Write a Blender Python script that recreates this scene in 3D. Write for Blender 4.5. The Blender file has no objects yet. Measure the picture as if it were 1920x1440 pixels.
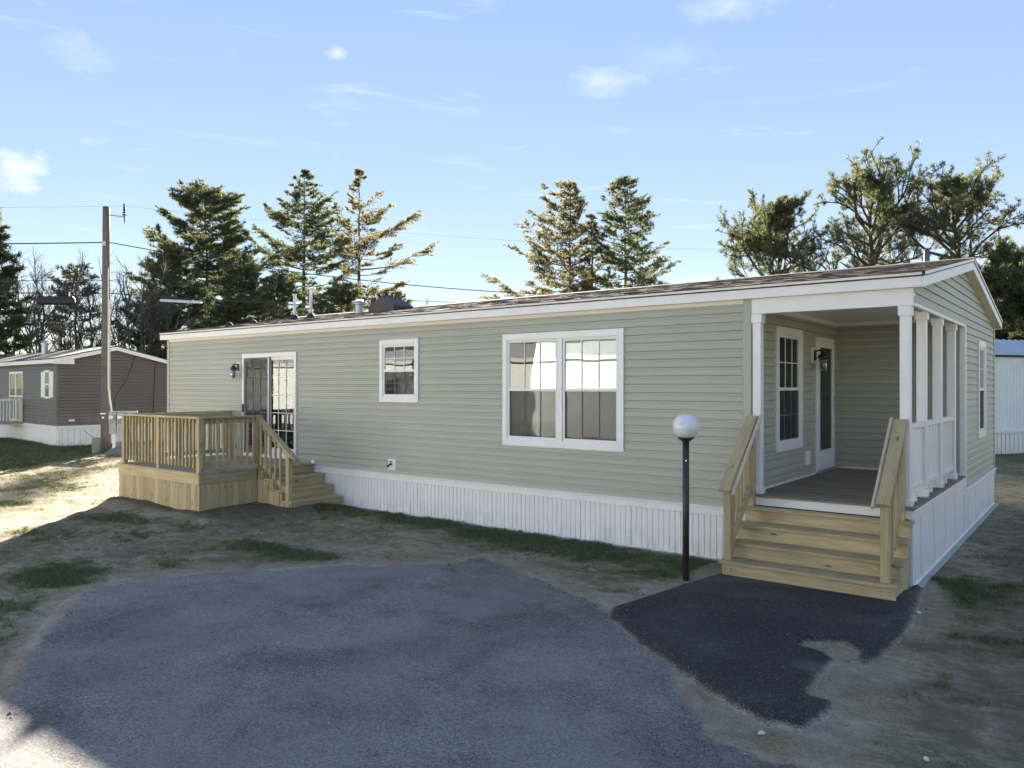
import bpy, math, random
import numpy as np
from mathutils import Vector, Matrix

sc = bpy.context.scene
R = math.radians
rng = random.Random(7)

# ------------------------------------------------------------------ camera
CAM = Vector((3.5687, -9.558, 2.263)); FPX = 1439.47
_a, _t, _r = R(37.7257), R(0.1638), R(0.0511)
FW = Vector((-math.sin(_a) * math.cos(_t), math.cos(_a) * math.cos(_t), math.sin(_t)))
_rt0 = Vector((math.cos(_a), math.sin(_a), 0)); _up0 = _rt0.cross(FW)
RT = _rt0 * math.cos(_r) + _up0 * math.sin(_r); UP = -_rt0 * math.sin(_r) + _up0 * math.cos(_r)
cam = bpy.data.cameras.new('camera'); cam.sensor_width = 36; cam.lens = 36 * FPX / 1920
cam.clip_start = .05; cam.clip_end = 3000
camo = bpy.data.objects.new('camera', cam); sc.collection.objects.link(camo)
camo.matrix_world = Matrix(((RT.x, UP.x, -FW.x, CAM.x), (RT.y, UP.y, -FW.y, CAM.y), (RT.z, UP.z, -FW.z, CAM.z), (0, 0, 0, 1)))
sc.camera = camo

# ------------------------------------------------------------------ sky, sun, exposure
SUN_DIR = Vector((-2.07, 2.10, 1.0)).normalized()          # towards the sun (from the shadow of the eave)
SUN_EL = math.asin(SUN_DIR.z); SUN_ROT = math.atan2(SUN_DIR.x, SUN_DIR.y)
EXPOSURE = 2.92
world = bpy.data.worlds.new('World'); sc.world = world; world.use_nodes = True
wn, wl = world.node_tree.nodes, world.node_tree.links
wn.clear()
def wnode(t, **k):
    n = wn.new(t)
    for a, b in k.items(): setattr(n, a, b)
    return n
sky = wnode('ShaderNodeTexSky', sky_type='NISHITA', sun_disc=False, sun_elevation=SUN_EL, sun_rotation=SUN_ROT,
            altitude=0, air_density=1.0, dust_density=0.0, ozone_density=2.0)
hsv = wnode('ShaderNodeHueSaturation'); hsv.inputs['Saturation'].default_value = 1.85; hsv.inputs['Hue'].default_value = .52
bgk = wnode('ShaderNodeBackground'); bgk.inputs['Strength'].default_value = .075
wout = wnode('ShaderNodeOutputWorld')
# thin cirrus and a few small clouds, laid over the whole dome by direction
tc = wnode('ShaderNodeTexCoord')
mp = wnode('ShaderNodeMapping'); mp.inputs['Scale'].default_value = (2.2, 2.2, 16); mp.inputs['Rotation'].default_value = (0, 0, R(38))
nz = wnode('ShaderNodeTexNoise'); nz.inputs['Scale'].default_value = 2.3; nz.inputs['Detail'].default_value = 9; nz.inputs['Roughness'].default_value = .62; nz.inputs['Distortion'].default_value = .6
cr = wnode('ShaderNodeMapRange', clamp=True); cr.inputs['From Min'].default_value = .58; cr.inputs['From Max'].default_value = .86; cr.inputs['To Max'].default_value = .42
wl.new(tc.outputs['Generated'], mp.inputs['Vector']); wl.new(mp.outputs['Vector'], nz.inputs['Vector']); wl.new(nz.outputs['Fac'], cr.inputs['Value'])
mask = cr.outputs['Result']
def skydir(u, v): return (FW + RT * (u - 960) / FPX - UP * (v - 720) / FPX).normalized()
nz2 = wnode('ShaderNodeTexNoise'); nz2.inputs['Scale'].default_value = 28; nz2.inputs['Detail'].default_value = 8; nz2.inputs['Roughness'].default_value = .65
mp2 = wnode('ShaderNodeMapping'); mp2.inputs['Scale'].default_value = (1, 1, 1.8)
wl.new(tc.outputs['Generated'], mp2.inputs['Vector']); wl.new(mp2.outputs['Vector'], nz2.inputs['Vector'])
for (u, v, rad, amt) in ((632, 97, .020, .50), (30, 318, .045, .95), (150, 95, .05, .22), (1130, 150, .085, .34), (1360, 12, .09, .36), (1250, 112, .1, .14), (-260, 240, .08, .7), (2150, 200, .07, .5), (2500, 380, .1, .6), (-700, 330, .09, .6)):
    d = skydir(u, v)
    sub = wnode('ShaderNodeVectorMath', operation='SUBTRACT'); sub.inputs[1].default_value = d
    wl.new(tc.outputs['Generated'], sub.inputs[0])
    ms = wnode('ShaderNodeVectorMath', operation='MULTIPLY'); flat = 3.2 if rad > .06 else 1.3
    ms.inputs[1].default_value = (1, 1, flat)
    wl.new(sub.outputs[0], ms.inputs[0])
    ln = wnode('ShaderNodeVectorMath', operation='LENGTH'); wl.new(ms.outputs[0], ln.inputs[0])
    m1 = wnode('ShaderNodeMapRange', clamp=True); m1.inputs['From Min'].default_value = rad; m1.inputs['From Max'].default_value = 0; m1.inputs['To Max'].default_value = .55
    wl.new(ln.outputs['Value'], m1.inputs['Value'])
    ad = wnode('ShaderNodeMath', operation='ADD'); wl.new(m1.outputs[0], ad.inputs[0]); wl.new(nz2.outputs['Fac'], ad.inputs[1])
    m2 = wnode('ShaderNodeMapRange', clamp=True); m2.inputs['From Min'].default_value = .68; m2.inputs['From Max'].default_value = 1.12; m2.inputs['To Max'].default_value = amt
    wl.new(ad.outputs[0], m2.inputs['Value'])
    mx = wnode('ShaderNodeMath', operation='MAXIMUM'); wl.new(mask, mx.inputs[0]); wl.new(m2.outputs[0], mx.inputs[1]); mask = mx.outputs[0]
mixc = wnode('ShaderNodeMix', data_type='RGBA'); mixc.inputs['B'].default_value = (2.25, 2.3, 2.4, 1)
gam = wnode('ShaderNodeGamma'); gam.inputs['Gamma'].default_value = .35      # narrows the range from horizon to zenith, as the picture's tones are
wl.new(sky.outputs[0], gam.inputs[0]); wl.new(gam.outputs[0], hsv.inputs['Color']); wl.new(hsv.outputs[0], mixc.inputs['A']); wl.new(mask, mixc.inputs['Factor'])
wl.new(mixc.outputs['Result'], bgk.inputs['Color']); wl.new(bgk.outputs[0], wout.inputs[0])

sun = bpy.data.lights.new('sun', 'SUN'); sun.energy = 5.0; sun.angle = R(.55); sun.color = (1, .91, .78)
suno = bpy.data.objects.new('sun', sun); sc.collection.objects.link(suno)
suno.rotation_euler = (-SUN_DIR).to_track_quat('-Z', 'Y').to_euler(); suno.location = (0, 0, 30)
vs = sc.view_settings
vs.view_transform = 'Standard'; vs.look = 'None'; vs.gamma = 1; vs.exposure = EXPOSURE; vs.use_curve_mapping = False
sc.render.engine = 'CYCLES'; sc.cycles.use_denoising = True
sc.cycles.max_bounces = 8; sc.cycles.transparent_max_bounces = 16; sc.cycles.sample_clamp_indirect = 8

# pixel -> place
def ray(u, v): return FW + RT * ((u - 960) / FPX) - UP * ((v - 720) / FPX)
def gp(u, v, z=0.0):
    d = ray(u, v); return CAM + d * ((z - CAM.z) / d.z)
def dp(u, depth, z=0.0):
    p = CAM + ray(u, 724) * depth; return Vector((p.x, p.y, z))

# ------------------------------------------------------------------ materials
MATS = {}
class NT:
    def __init__(s, name):
        s.m = bpy.data.materials.new(name); s.m.use_nodes = True
        s.t = s.m.node_tree; s.t.nodes.clear(); MATS[name] = s.m
        s.out = s.n('ShaderNodeOutputMaterial')
    def n(s, t, **k):
        x = s.t.nodes.new(t)
        for a, b in k.items(): setattr(x, a, b)
        return x
    def l(s, a, b): s.t.links.new(a, b)
    def noise(s, vec, scale, detail=4, rough=.55, dist=0):
        x = s.n('ShaderNodeTexNoise'); x.inputs['Scale'].default_value = scale; x.inputs['Detail'].default_value = detail
        x.inputs['Roughness'].default_value = rough; x.inputs['Distortion'].default_value = dist
        if vec is not None: s.l(vec, x.inputs['Vector'])
        return x.outputs['Fac']
    def vor(s, vec, scale, rnd=1, feat='F1'):
        x = s.n('ShaderNodeTexVoronoi', feature=feat); x.inputs['Scale'].default_value = scale; x.inputs['Randomness'].default_value = rnd
        if vec is not None: s.l(vec, x.inputs['Vector'])
        return x
    def map(s, v, a, b, c=0., d=1.):
        x = s.n('ShaderNodeMapRange', clamp=True)
        for k, q in zip(('From Min', 'From Max', 'To Min', 'To Max'), (a, b, c, d)): x.inputs[k].default_value = q
        s.l(v, x.inputs['Value']); return x.outputs['Result']
    def math(s, op, a, b=None):
        x = s.n('ShaderNodeMath', operation=op)
        for i, q in enumerate((a, b)):
            if q is None: continue
            if isinstance(q, (int, float)): x.inputs[i].default_value = q
            else: s.l(q, x.inputs[i])
        return x.outputs[0]
    def mix(s, f, a, b):
        x = s.n('ShaderNodeMix', data_type='RGBA')
        for k, q in (('Factor', f), ('A', a), ('B', b)):
            i = x.inputs[k] if k != 'Factor' else x.inputs['Factor']
            if isinstance(q, (int, float)): i.default_value = q
            elif isinstance(q, tuple): i.default_value = (*q, 1)
            else: s.l(q, i)
        return x.outputs['Result']
    def mul(s, c, f):           # colour times value
        x = s.n('ShaderNodeVectorMath', operation='SCALE')
        if isinstance(c, tuple): x.inputs[0].default_value = c
        else: s.l(c, x.inputs[0])
        if isinstance(f, (int, float)): x.inputs['Scale'].default_value = f
        else: s.l(f, x.inputs['Scale'])
        return x.outputs[0]
    def coord(s, kind='Object'):
        return s.n('ShaderNodeTexCoord').outputs[kind]
    def pos(s): return s.n('ShaderNodeNewGeometry').outputs['Position']
    def scale(s, vec, sx, sy, sz, off=None):
        x = s.n('ShaderNodeMapping'); x.inputs['Scale'].default_value = (sx, sy, sz)
        s.l(vec, x.inputs['Vector'])
        if off is not None: s.l(off, x.inputs['Location'])
        return x.outputs[0]
    def rand(s): return s.n('ShaderNodeObjectInfo').outputs['Random']
    def attr(s, name): return s.n('ShaderNodeAttribute', attribute_name=name)
    def bump(s, h, strength=.3, dist=.01):
        x = s.n('ShaderNodeBump'); x.inputs['Strength'].default_value = strength; x.inputs['Distance'].default_value = dist
        s.l(h, x.inputs['Height']); return x.outputs[0]
    def pbr(s, color, rough=.6, normal=None, spec=.5, metal=0.):
        b = s.n('ShaderNodeBsdfPrincipled')
        for k, q in (('Base Color', color), ('Roughness', rough), ('Specular IOR Level', spec), ('Metallic', metal)):
            if isinstance(q, (int, float)): b.inputs[k].default_value = q
            elif isinstance(q, tuple): b.inputs[k].default_value = (*q, 1)
            else: s.l(q, b.inputs[k])
        if normal is not None: s.l(normal, b.inputs['Normal'])
        s.l(b.outputs[0], s.out.inputs[0]); return b

def simple(name, col, rough=.55, var=.06, scale=5., bump=.0, spec=.5, metal=0., rand=.0):
    s = NT(name); p = s.pos()
    f = s.map(s.noise(p, scale, 5, .6), .3, .7, 1 - var, 1 + var)
    if rand: f = s.math('MULTIPLY', f, s.map(s.rand(), 0, 1, 1 - rand, 1 + rand))
    c = s.mul(col, f)
    nrm = s.bump(s.noise(p, scale * 30, 3), bump, .004) if bump else None
    s.pbr(c, rough, nrm, spec, metal); return s.m

def m_siding(name, col, grain=(1.2, 1.2, 60)):
    s = NT(name); p = s.pos()
    streak = s.noise(s.scale(p, *grain), 3, 4, .6)
    big = s.noise(p, .45, 3)
    f = s.math('MULTIPLY', s.map(streak, .25, .75, .95, 1.05), s.map(big, .3, .7, .95, 1.05))
    f = s.math('MULTIPLY', f, s.map(s.rand(), 0, 1, .975, 1.025))
    g = s.n('ShaderNodeSeparateXYZ'); s.l(p, g.inputs[0])
    dust = s.math('MULTIPLY', s.map(g.outputs['Z'], .7, 1.5, .35, 0), s.map(s.noise(p, 2.5, 5), .4, .75))
    c = s.mix(dust, s.mul(col, f), (.42, .38, .30))
    h = s.math('ADD', s.noise(p, 1.7, 2), s.math('MULTIPLY', streak, .03))
    s.pbr(c, s.map(streak, .2, .8, .38, .55), s.bump(h, .25, .012), .45); return s.m
m_siding('sage_vinyl', (.420, .416, .332))
m_siding('brown_vinyl', (.140, .117, .097))
m_siding('white_lap', (.80, .80, .78))

def m_white(name, col, dirt=.25, rough=.42):
    s = NT(name); p = s.pos()
    f = s.map(s.noise(p, 3, 5), .3, .7, .96, 1.03)
    g = s.n('ShaderNodeSeparateXYZ'); s.l(p, g.inputs[0])
    n = s.noise(s.scale(p, 6, 6, 1.5), 2.2, 6, .7)
    splash = s.math('MULTIPLY', s.map(g.outputs['Z'], .03, .32, 1, 0), s.map(n, .42, .72))
    streak = s.map(s.noise(s.scale(p, 14, 14, .8), 1.4, 4), .6, .85, 0, .35)
    d = s.math('MULTIPLY', s.math('MAXIMUM', splash, streak), dirt)
    c = s.mix(d, s.mul(col, f), (.30, .25, .19))
    s.pbr(c, rough, s.bump(s.noise(p, 9, 3), .06, .01), .45); return s.m
m_white('white_vinyl', (.84, .81, .775), .30)
m_white('white_trim', (.85, .82, .785), .10, .38)
m_white('cream_soffit', (.76, .68, .55), .06)
m_white('skirt_vinyl', (.84, .82, .80), .55)

def m_wood(name, c0, c1, knot=(.10, .06, .025), wet=.0):
    s = NT(name); o = s.coord('Object'); r = s.rand()
    off = s.n('ShaderNodeCombineXYZ'); s.l(s.math('MULTIPLY', r, 37.3), off.inputs[0]); s.l(s.math('MULTIPLY', r, 11.7), off.inputs[1]); s.l(s.math('MULTIPLY', r, 23.1), off.inputs[2])
    v = s.scale(o, 1, 1, 1, off.outputs[0])
    kv = s.vor(s.scale(v, 2.2, 7, 7), 1.0); kd = kv.outputs['Distance']
    kmask = s.map(kd, .05, .13, 1, 0)
    warp = s.n('ShaderNodeVectorMath', operation='ADD')
    w0 = s.n('ShaderNodeCombineXYZ'); s.l(s.math('MULTIPLY', s.map(kd, 0, .4, .06, 0), 1.0), w0.inputs[1]); s.l(w0.outputs[0], warp.inputs[1]); s.l(v, warp.inputs[0])
    g1 = s.noise(s.scale(warp.outputs[0], 1.1, 34, 34), 1.6, 6, .6, .35)
    g2 = s.noise(s.scale(v, 2.5, 140, 140), 1.0, 3, .6)
    blot = s.noise(s.scale(v, 1.2, 3, 3), 1.4, 3)
    c = s.mix(s.map(g1, .32, .68), c0, c1)
    c = s.mul(c, s.map(g2, .2, .8, .90, 1.08)); c = s.mul(c, s.map(blot, .3, .7, .88, 1.10)); c = s.mul(c, s.map(r, 0, 1, .84, 1.14))
    c = s.mix(s.math('MULTIPLY', kmask, .85), c, knot)
    dirtn = s.map(s.noise(s.pos(), 2.2, 6, .65), .55, .78, 0, .35)
    c = s.mix(dirtn, c, (.26, .21, .14))
    h = s.math('ADD', g1, s.math('MULTIPLY', g2, .5))
    s.pbr(c, s.map(g1, .3, .7, .62, .78), s.bump(h, .25, .004), .3); return s.m
m_wood('pine_lumber', (.55, .445, .262), (.395, .305, .155))
m_wood('deck_lumber', (.47, .40, .28), (.33, .27, .175))
m_wood('grey_decking', (.30, .235, .175), (.195, .150, .110), (.08, .06, .05))
m_wood('dowel_wood', (.62, .50, .40), (.50, .38, .29))
m_wood('pole_wood', (.175, .145, .118), (.088, .071, .057), (.04, .03, .02))

s = NT('shingle'); p = s.pos()
cell = s.vor(s.scale(p, 3.2, 7.2, 0.0), 1.0, .9)
col = s.mix(s.map(cell.outputs['Color'], .1, .9), (.075, .064, .056), (.185, .150, .125))
col = s.mul(col, s.map(s.noise(p, 90, 3), .25, .75, .6, 1.45))
col = s.mul(col, s.map(s.noise(p, .8, 3), .3, .7, .85, 1.15))
s.pbr(col, .95, s.bump(s.noise(p, 120, 3), .6, .004), .05)

s = NT('window_glass'); o = s.pos()
gl = s.n('ShaderNodeBsdfGlossy'); gl.inputs['Roughness'].default_value = .004; gl.inputs['Color'].default_value = (.93, .96, .95, 1)
s.l(s.bump(s.noise(o, 1.5, 1), .10, .02), gl.inputs['Normal'])
tr = s.n('ShaderNodeBsdfTransparent'); tr.inputs['Color'].default_value = (.86, .90, .88, 1)
fr = s.n('ShaderNodeFresnel'); fr.inputs['IOR'].default_value = 1.7
f2 = s.math('MULTIPLY', fr.outputs[0], 1.0)
mx = s.n('ShaderNodeMixShader'); s.l(f2, mx.inputs[0]); s.l(tr.outputs[0], mx.inputs[1]); s.l(gl.outputs[0], mx.inputs[2]); s.l(mx.outputs[0], s.out.inputs[0])

s = NT('clear_glass')
gl = s.n('ShaderNodeBsdfGlossy'); gl.inputs['Roughness'].default_value = .03
tr = s.n('ShaderNodeBsdfTransparent'); tr.inputs['Color'].default_value = (.90, .91, .90, 1)
fr = s.n('ShaderNodeFresnel'); fr.inputs['IOR'].default_value = 1.5
mx = s.n('ShaderNodeMixShader'); s.l(s.math('MAXIMUM', fr.outputs[0], .14), mx.inputs[0]); s.l(tr.outputs[0], mx.inputs[1]); s.l(gl.outputs[0], mx.inputs[2]); s.l(mx.outputs[0], s.out.inputs[0])

s = NT('insect_screen')
tr = s.n('ShaderNodeBsdfTransparent'); df = s.n('ShaderNodeBsdfDiffuse'); df.inputs['Color'].default_value = (.10, .095, .09, 1)
mx = s.n('ShaderNodeMixShader'); mx.inputs[0].default_value = .40; s.l(tr.outputs[0], mx.inputs[1]); s.l(df.outputs[0], mx.inputs[2]); s.l(mx.outputs[0], s.out.inputs[0])

s = NT('opal_globe'); p = s.coord('Object')
dn = s.math('MULTIPLY', s.map(s.noise(p, 16, 6, .7), .45, .75), .28)
b = s.pbr(s.mix(dn, (.76, .78, .80), (.36, .34, .30)), .28); b.inputs['Subsurface Weight'].default_value = .0

simple('black_metal', (.018, .018, .019), .38, .1, 12)
simple('post_paint', (.030, .030, .031), .42, .12, 9)
simple('galvanised', (.42, .43, .45), .38, .12, 14, metal=.7)
simple('grey_box', (.36, .37, .37), .5, .06, 9)
simple('pedestal_green', (.17, .205, .16), .55, .08, 5)
simple('cable_black', (.02, .02, .021), .6)
simple('bright_metal', (.75, .76, .78), .3, .05, 10, metal=.8)
simple('pvc_white', (.70, .69, .66), .45, .07, 6)
simple('roof_vent_brown', (.055, .048, .045), .55, .1, 8)
simple('interior_wall', (.60, .57, .52), .9)
simple('interior_floor', (.20, .14, .09), .7)
simple('blind_white', (.78, .77, .74), .55)
simple('dark_rubber', (.03, .03, .03), .8)
simple('concrete', (.40, .39, .37), .85, .15, 12, .3)
simple('door_paint', (.78, .77, .75), .4)
simple('metal_roof', (.62, .64, .68), .3, .05, 2, metal=.55)
simple('white_panel', (.78, .79, .80), .45, .04, 2)
simple('brass', (.55, .45, .3), .35, metal=.8)
simple('far_roof', (.055, .052, .050), .85, .25, 30)
simple('gravel_grey', (.17, .16, .15), .95, .35, 60, .8)
simple('leaf_litter', (.30, .23, .15), .8, .25, 40)
simple('pebble_white', (.62, .60, .56), .7, .15, 40)

def m_leaf(name, c0, c1, transl=.35):
    s = NT(name); a = s.attr('tint').outputs['Fac']
    c = s.mix(a, c0, c1)
    d = s.n('ShaderNodeBsdfDiffuse'); t = s.n('ShaderNodeBsdfTranslucent'); g = s.n('ShaderNodeBsdfGlossy'); g.inputs['Roughness'].default_value = .45
    s.l(c, d.inputs[0]); s.l(s.mul(c, 1.3), t.inputs[0])
    m1 = s.n('ShaderNodeMixShader'); m1.inputs[0].default_value = transl; s.l(d.outputs[0], m1.inputs[1]); s.l(t.outputs[0], m1.inputs[2])
    m2 = s.n('ShaderNodeMixShader'); m2.inputs[0].default_value = .05; s.l(m1.outputs[0], m2.inputs[1]); s.l(g.outputs[0], m2.inputs[2])
    s.l(m2.outputs[0], s.out.inputs[0]); return s.m
m_leaf('pine_needles', (.062, .085, .036), (.18, .175, .065), .5)
m_leaf('pine_needles_warm', (.115, .115, .058), (.225, .190, .090), .55)  # warm lens-flare glow over the middle pines painted into the needle colour
m_leaf('dry_leaves', (.16, .09, .05), (.28, .17, .09), .3)
m_leaf('grass_blades', (.050, .088, .022), (.30, .26, .13), .3)
s = NT('bark'); p = s.pos()
n = s.noise(s.scale(p, 7, 7, 1.6), 1.3, 5, .65)
s.pbr(s.mix(s.map(n, .3, .7), (.045, .036, .030), (.14, .115, .095)), .9, s.bump(n, .8, .04), .2)
s = NT('twig_bark'); p = s.pos()
s.pbr(s.mix(s.map(s.noise(p, 3, 3), .3, .7), (.085, .071, .062), (.22, .185, .155)), .9, None, .2)

# ground: sand, straw and green grass from the mesh's own attributes
def ground_color(s, p, green, dark, lawnmix=None):
    fine = s.noise(p, 42, 6, .7); mid = s.noise(p, 5.5, 6, .65); big = s.noise(p, 1.1, 5, .6)
    sand = s.mix(s.map(mid, .32, .68), (.27, .222, .162), (.43, .362, .275))
    straw = s.mix(s.map(fine, .3, .7), (.17, .135, .075), (.35, .285, .165))
    st = s.noise(s.scale(p, 5, 5, 5), 2.1, 6, .7)
    c = s.mix(s.map(s.math('ADD', big, s.math('MULTIPLY', st, .6)), .70, .98), sand, straw)
    c = s.mul(c, s.map(fine, .2, .8, .56, 1.42)); c = s.mul(c, s.map(s.noise(p, 2.1, 7, .7), .3, .7, .82, 1.16))
    tn = s.noise(s.scale(p, 1, 1.6, 1), 2.6, 8, .72); tn2 = s.noise(p, .62, 5, .6)
    turf = s.mix(s.map(fine, .3, .7), (.068, .068, .034), (.175, .155, .085))
    tf = s.math('MULTIPLY', s.map(s.math('ADD', s.math('MULTIPLY', tn, .65), s.math('MULTIPLY', tn2, .45)), .50, .62), .80)
    c = s.mix(s.math('MULTIPLY', tf, s.attr('cover').outputs['Fac']), c, turf)
    gr = s.mix(s.map(fine, .3, .7), (.042, .066, .020), (.105, .130, .045))
    gf = s.map(s.math('ADD', green, s.math('MULTIPLY', s.math('SUBTRACT', st, .5), 1.7)), .30, .85)
    c = s.mix(s.math('MULTIPLY', gf, .88), c, gr)
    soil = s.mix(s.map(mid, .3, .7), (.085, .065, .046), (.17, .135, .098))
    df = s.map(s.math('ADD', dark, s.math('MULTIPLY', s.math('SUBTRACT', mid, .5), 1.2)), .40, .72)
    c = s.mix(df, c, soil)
    sp = s.vor(p, 26); pc = s.map(sp.outputs['Distance'], .10, .16, 1, 0)
    sepc = s.n('ShaderNodeSeparateColor'); s.l(sp.outputs['Color'], sepc.inputs[0])
    peb = s.math('MULTIPLY', pc, s.map(sepc.outputs[0], .90, .93))
    c = s.mix(peb, c, (.50, .47, .42))
    h = s.math('ADD', s.math('MULTIPLY', mid, .8), s.math('MULTIPLY', fine, .4))
    return c, h
s = NT('ground_soil'); p = s.pos()
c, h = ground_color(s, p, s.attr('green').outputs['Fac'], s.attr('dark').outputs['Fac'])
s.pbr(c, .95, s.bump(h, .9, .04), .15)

def asphalt_mat(name, c0, c1, dust_lo, dust_hi, speck, ragged=.34):
    s = NT(name); p = s.pos()
    sd = s.attr('sd').outputs['Fac']
    g, h = ground_color(s, p, s.attr('green').outputs['Fac'], s.attr('dark').outputs['Fac'])
    v = s.vor(p, 88); sep = s.n('ShaderNodeSeparateColor'); s.l(v.outputs['Color'], sep.inputs[0])
    big = s.noise(p, .55, 6, .6, .8); mid = s.noise(p, 3.2, 6, .65)
    c = s.mix(s.map(s.math('ADD', s.math('MULTIPLY', big, .65), s.math('MULTIPLY', mid, .35)), .42, .60), c0, c1)
    c = s.mul(c, s.map(sep.outputs[0], 0, 1, .52, 1.5)); c = s.mul(c, s.map(s.noise(p, 34, 5, .7), .3, .7, .84, 1.18))
    c = s.mix(s.math('MULTIPLY', s.map(sep.outputs[1], .975, .985), speck), c, (.42, .41, .39))
    dust = s.map(s.math('ADD', s.noise(p, .75, 7, .68, .5), s.math('MULTIPLY', s.noise(p, 60, 4), .22)), dust_lo, dust_hi)
    c = s.mix(s.math('MULTIPLY', dust, .55), c, (.27, .255, .225))
    edge = s.math('ADD', sd, s.math('MULTIPLY', s.math('SUBTRACT', s.noise(p, 5, 7, .72), .5), ragged))
    edge = s.math('ADD', edge, s.math('MULTIPLY', s.math('SUBTRACT', s.noise(p, 70, 3), .5), .12))
    ef = s.map(edge, -.02, .035)
    c = s.mix(ef, c, g)
    hh = s.math('ADD', s.math('MULTIPLY', sep.outputs[2], .25), s.math('MULTIPLY', s.noise(p, 130, 3), .5))
    s.pbr(c, s.map(mid, .3, .7, .82, .93), s.bump(hh, .55, .012), .25); return s.m
asphalt_mat('old_asphalt', (.128, .122, .110), (.225, .212, .190), .53, .74, .5)
asphalt_mat('new_asphalt', (.038, .035, .032), (.060, .055, .050), .64, .95, .25, .12)
asphalt_mat('road_asphalt', (.10, .10, .10), (.15, .15, .145), .60, .86, .8)

# ------------------------------------------------------------------ mesh helpers
COL = sc.collection
WM = {}
def link(o, parent=None, world=None):
    COL.objects.link(o)
    w = world if world is not None else Matrix.Identity(4)
    if parent is not None:
        o.parent = parent; o.matrix_parent_inverse = WM[parent.name].inverted()
    o.matrix_basis = w; WM[o.name] = w; return o
def tag(o, label=None, cat=None, group=None, kind=None):
    for k, v in (('label', label), ('category', cat), ('group', group), ('kind', kind)):
        if v: o[k] = v
    return o
def thing(name, label, cat, loc=(0, 0, 0), group=None):
    return tag(link(bpy.data.objects.new(name, None), None, Matrix.Translation(loc)), label, cat, group)
def mesh_np(name, V, F, mat, smooth=False, attrs=None):
    V = np.asarray(V, np.float32); F = np.asarray(F, np.int32); k = F.shape[1]
    me = bpy.data.meshes.new(name)
    me.vertices.add(len(V)); me.vertices.foreach_set('co', V.ravel())
    me.loops.add(F.size); me.loops.foreach_set('vertex_index', F.ravel())
    me.polygons.add(len(F)); me.polygons.foreach_set('loop_start', np.arange(0, F.size, k, dtype=np.int32))
    me.polygons.foreach_set('loop_total', np.full(len(F), k, np.int32))
    me.polygons.foreach_set('use_smooth', np.full(len(F), smooth, bool))
    me.update(calc_edges=True)
    for an, av in (attrs or {}).items():
        a = me.attributes.new(an, 'FLOAT', 'POINT'); a.data.foreach_set('value', np.asarray(av, np.float32))
    me.materials.append(MATS[mat]); return me
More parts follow.
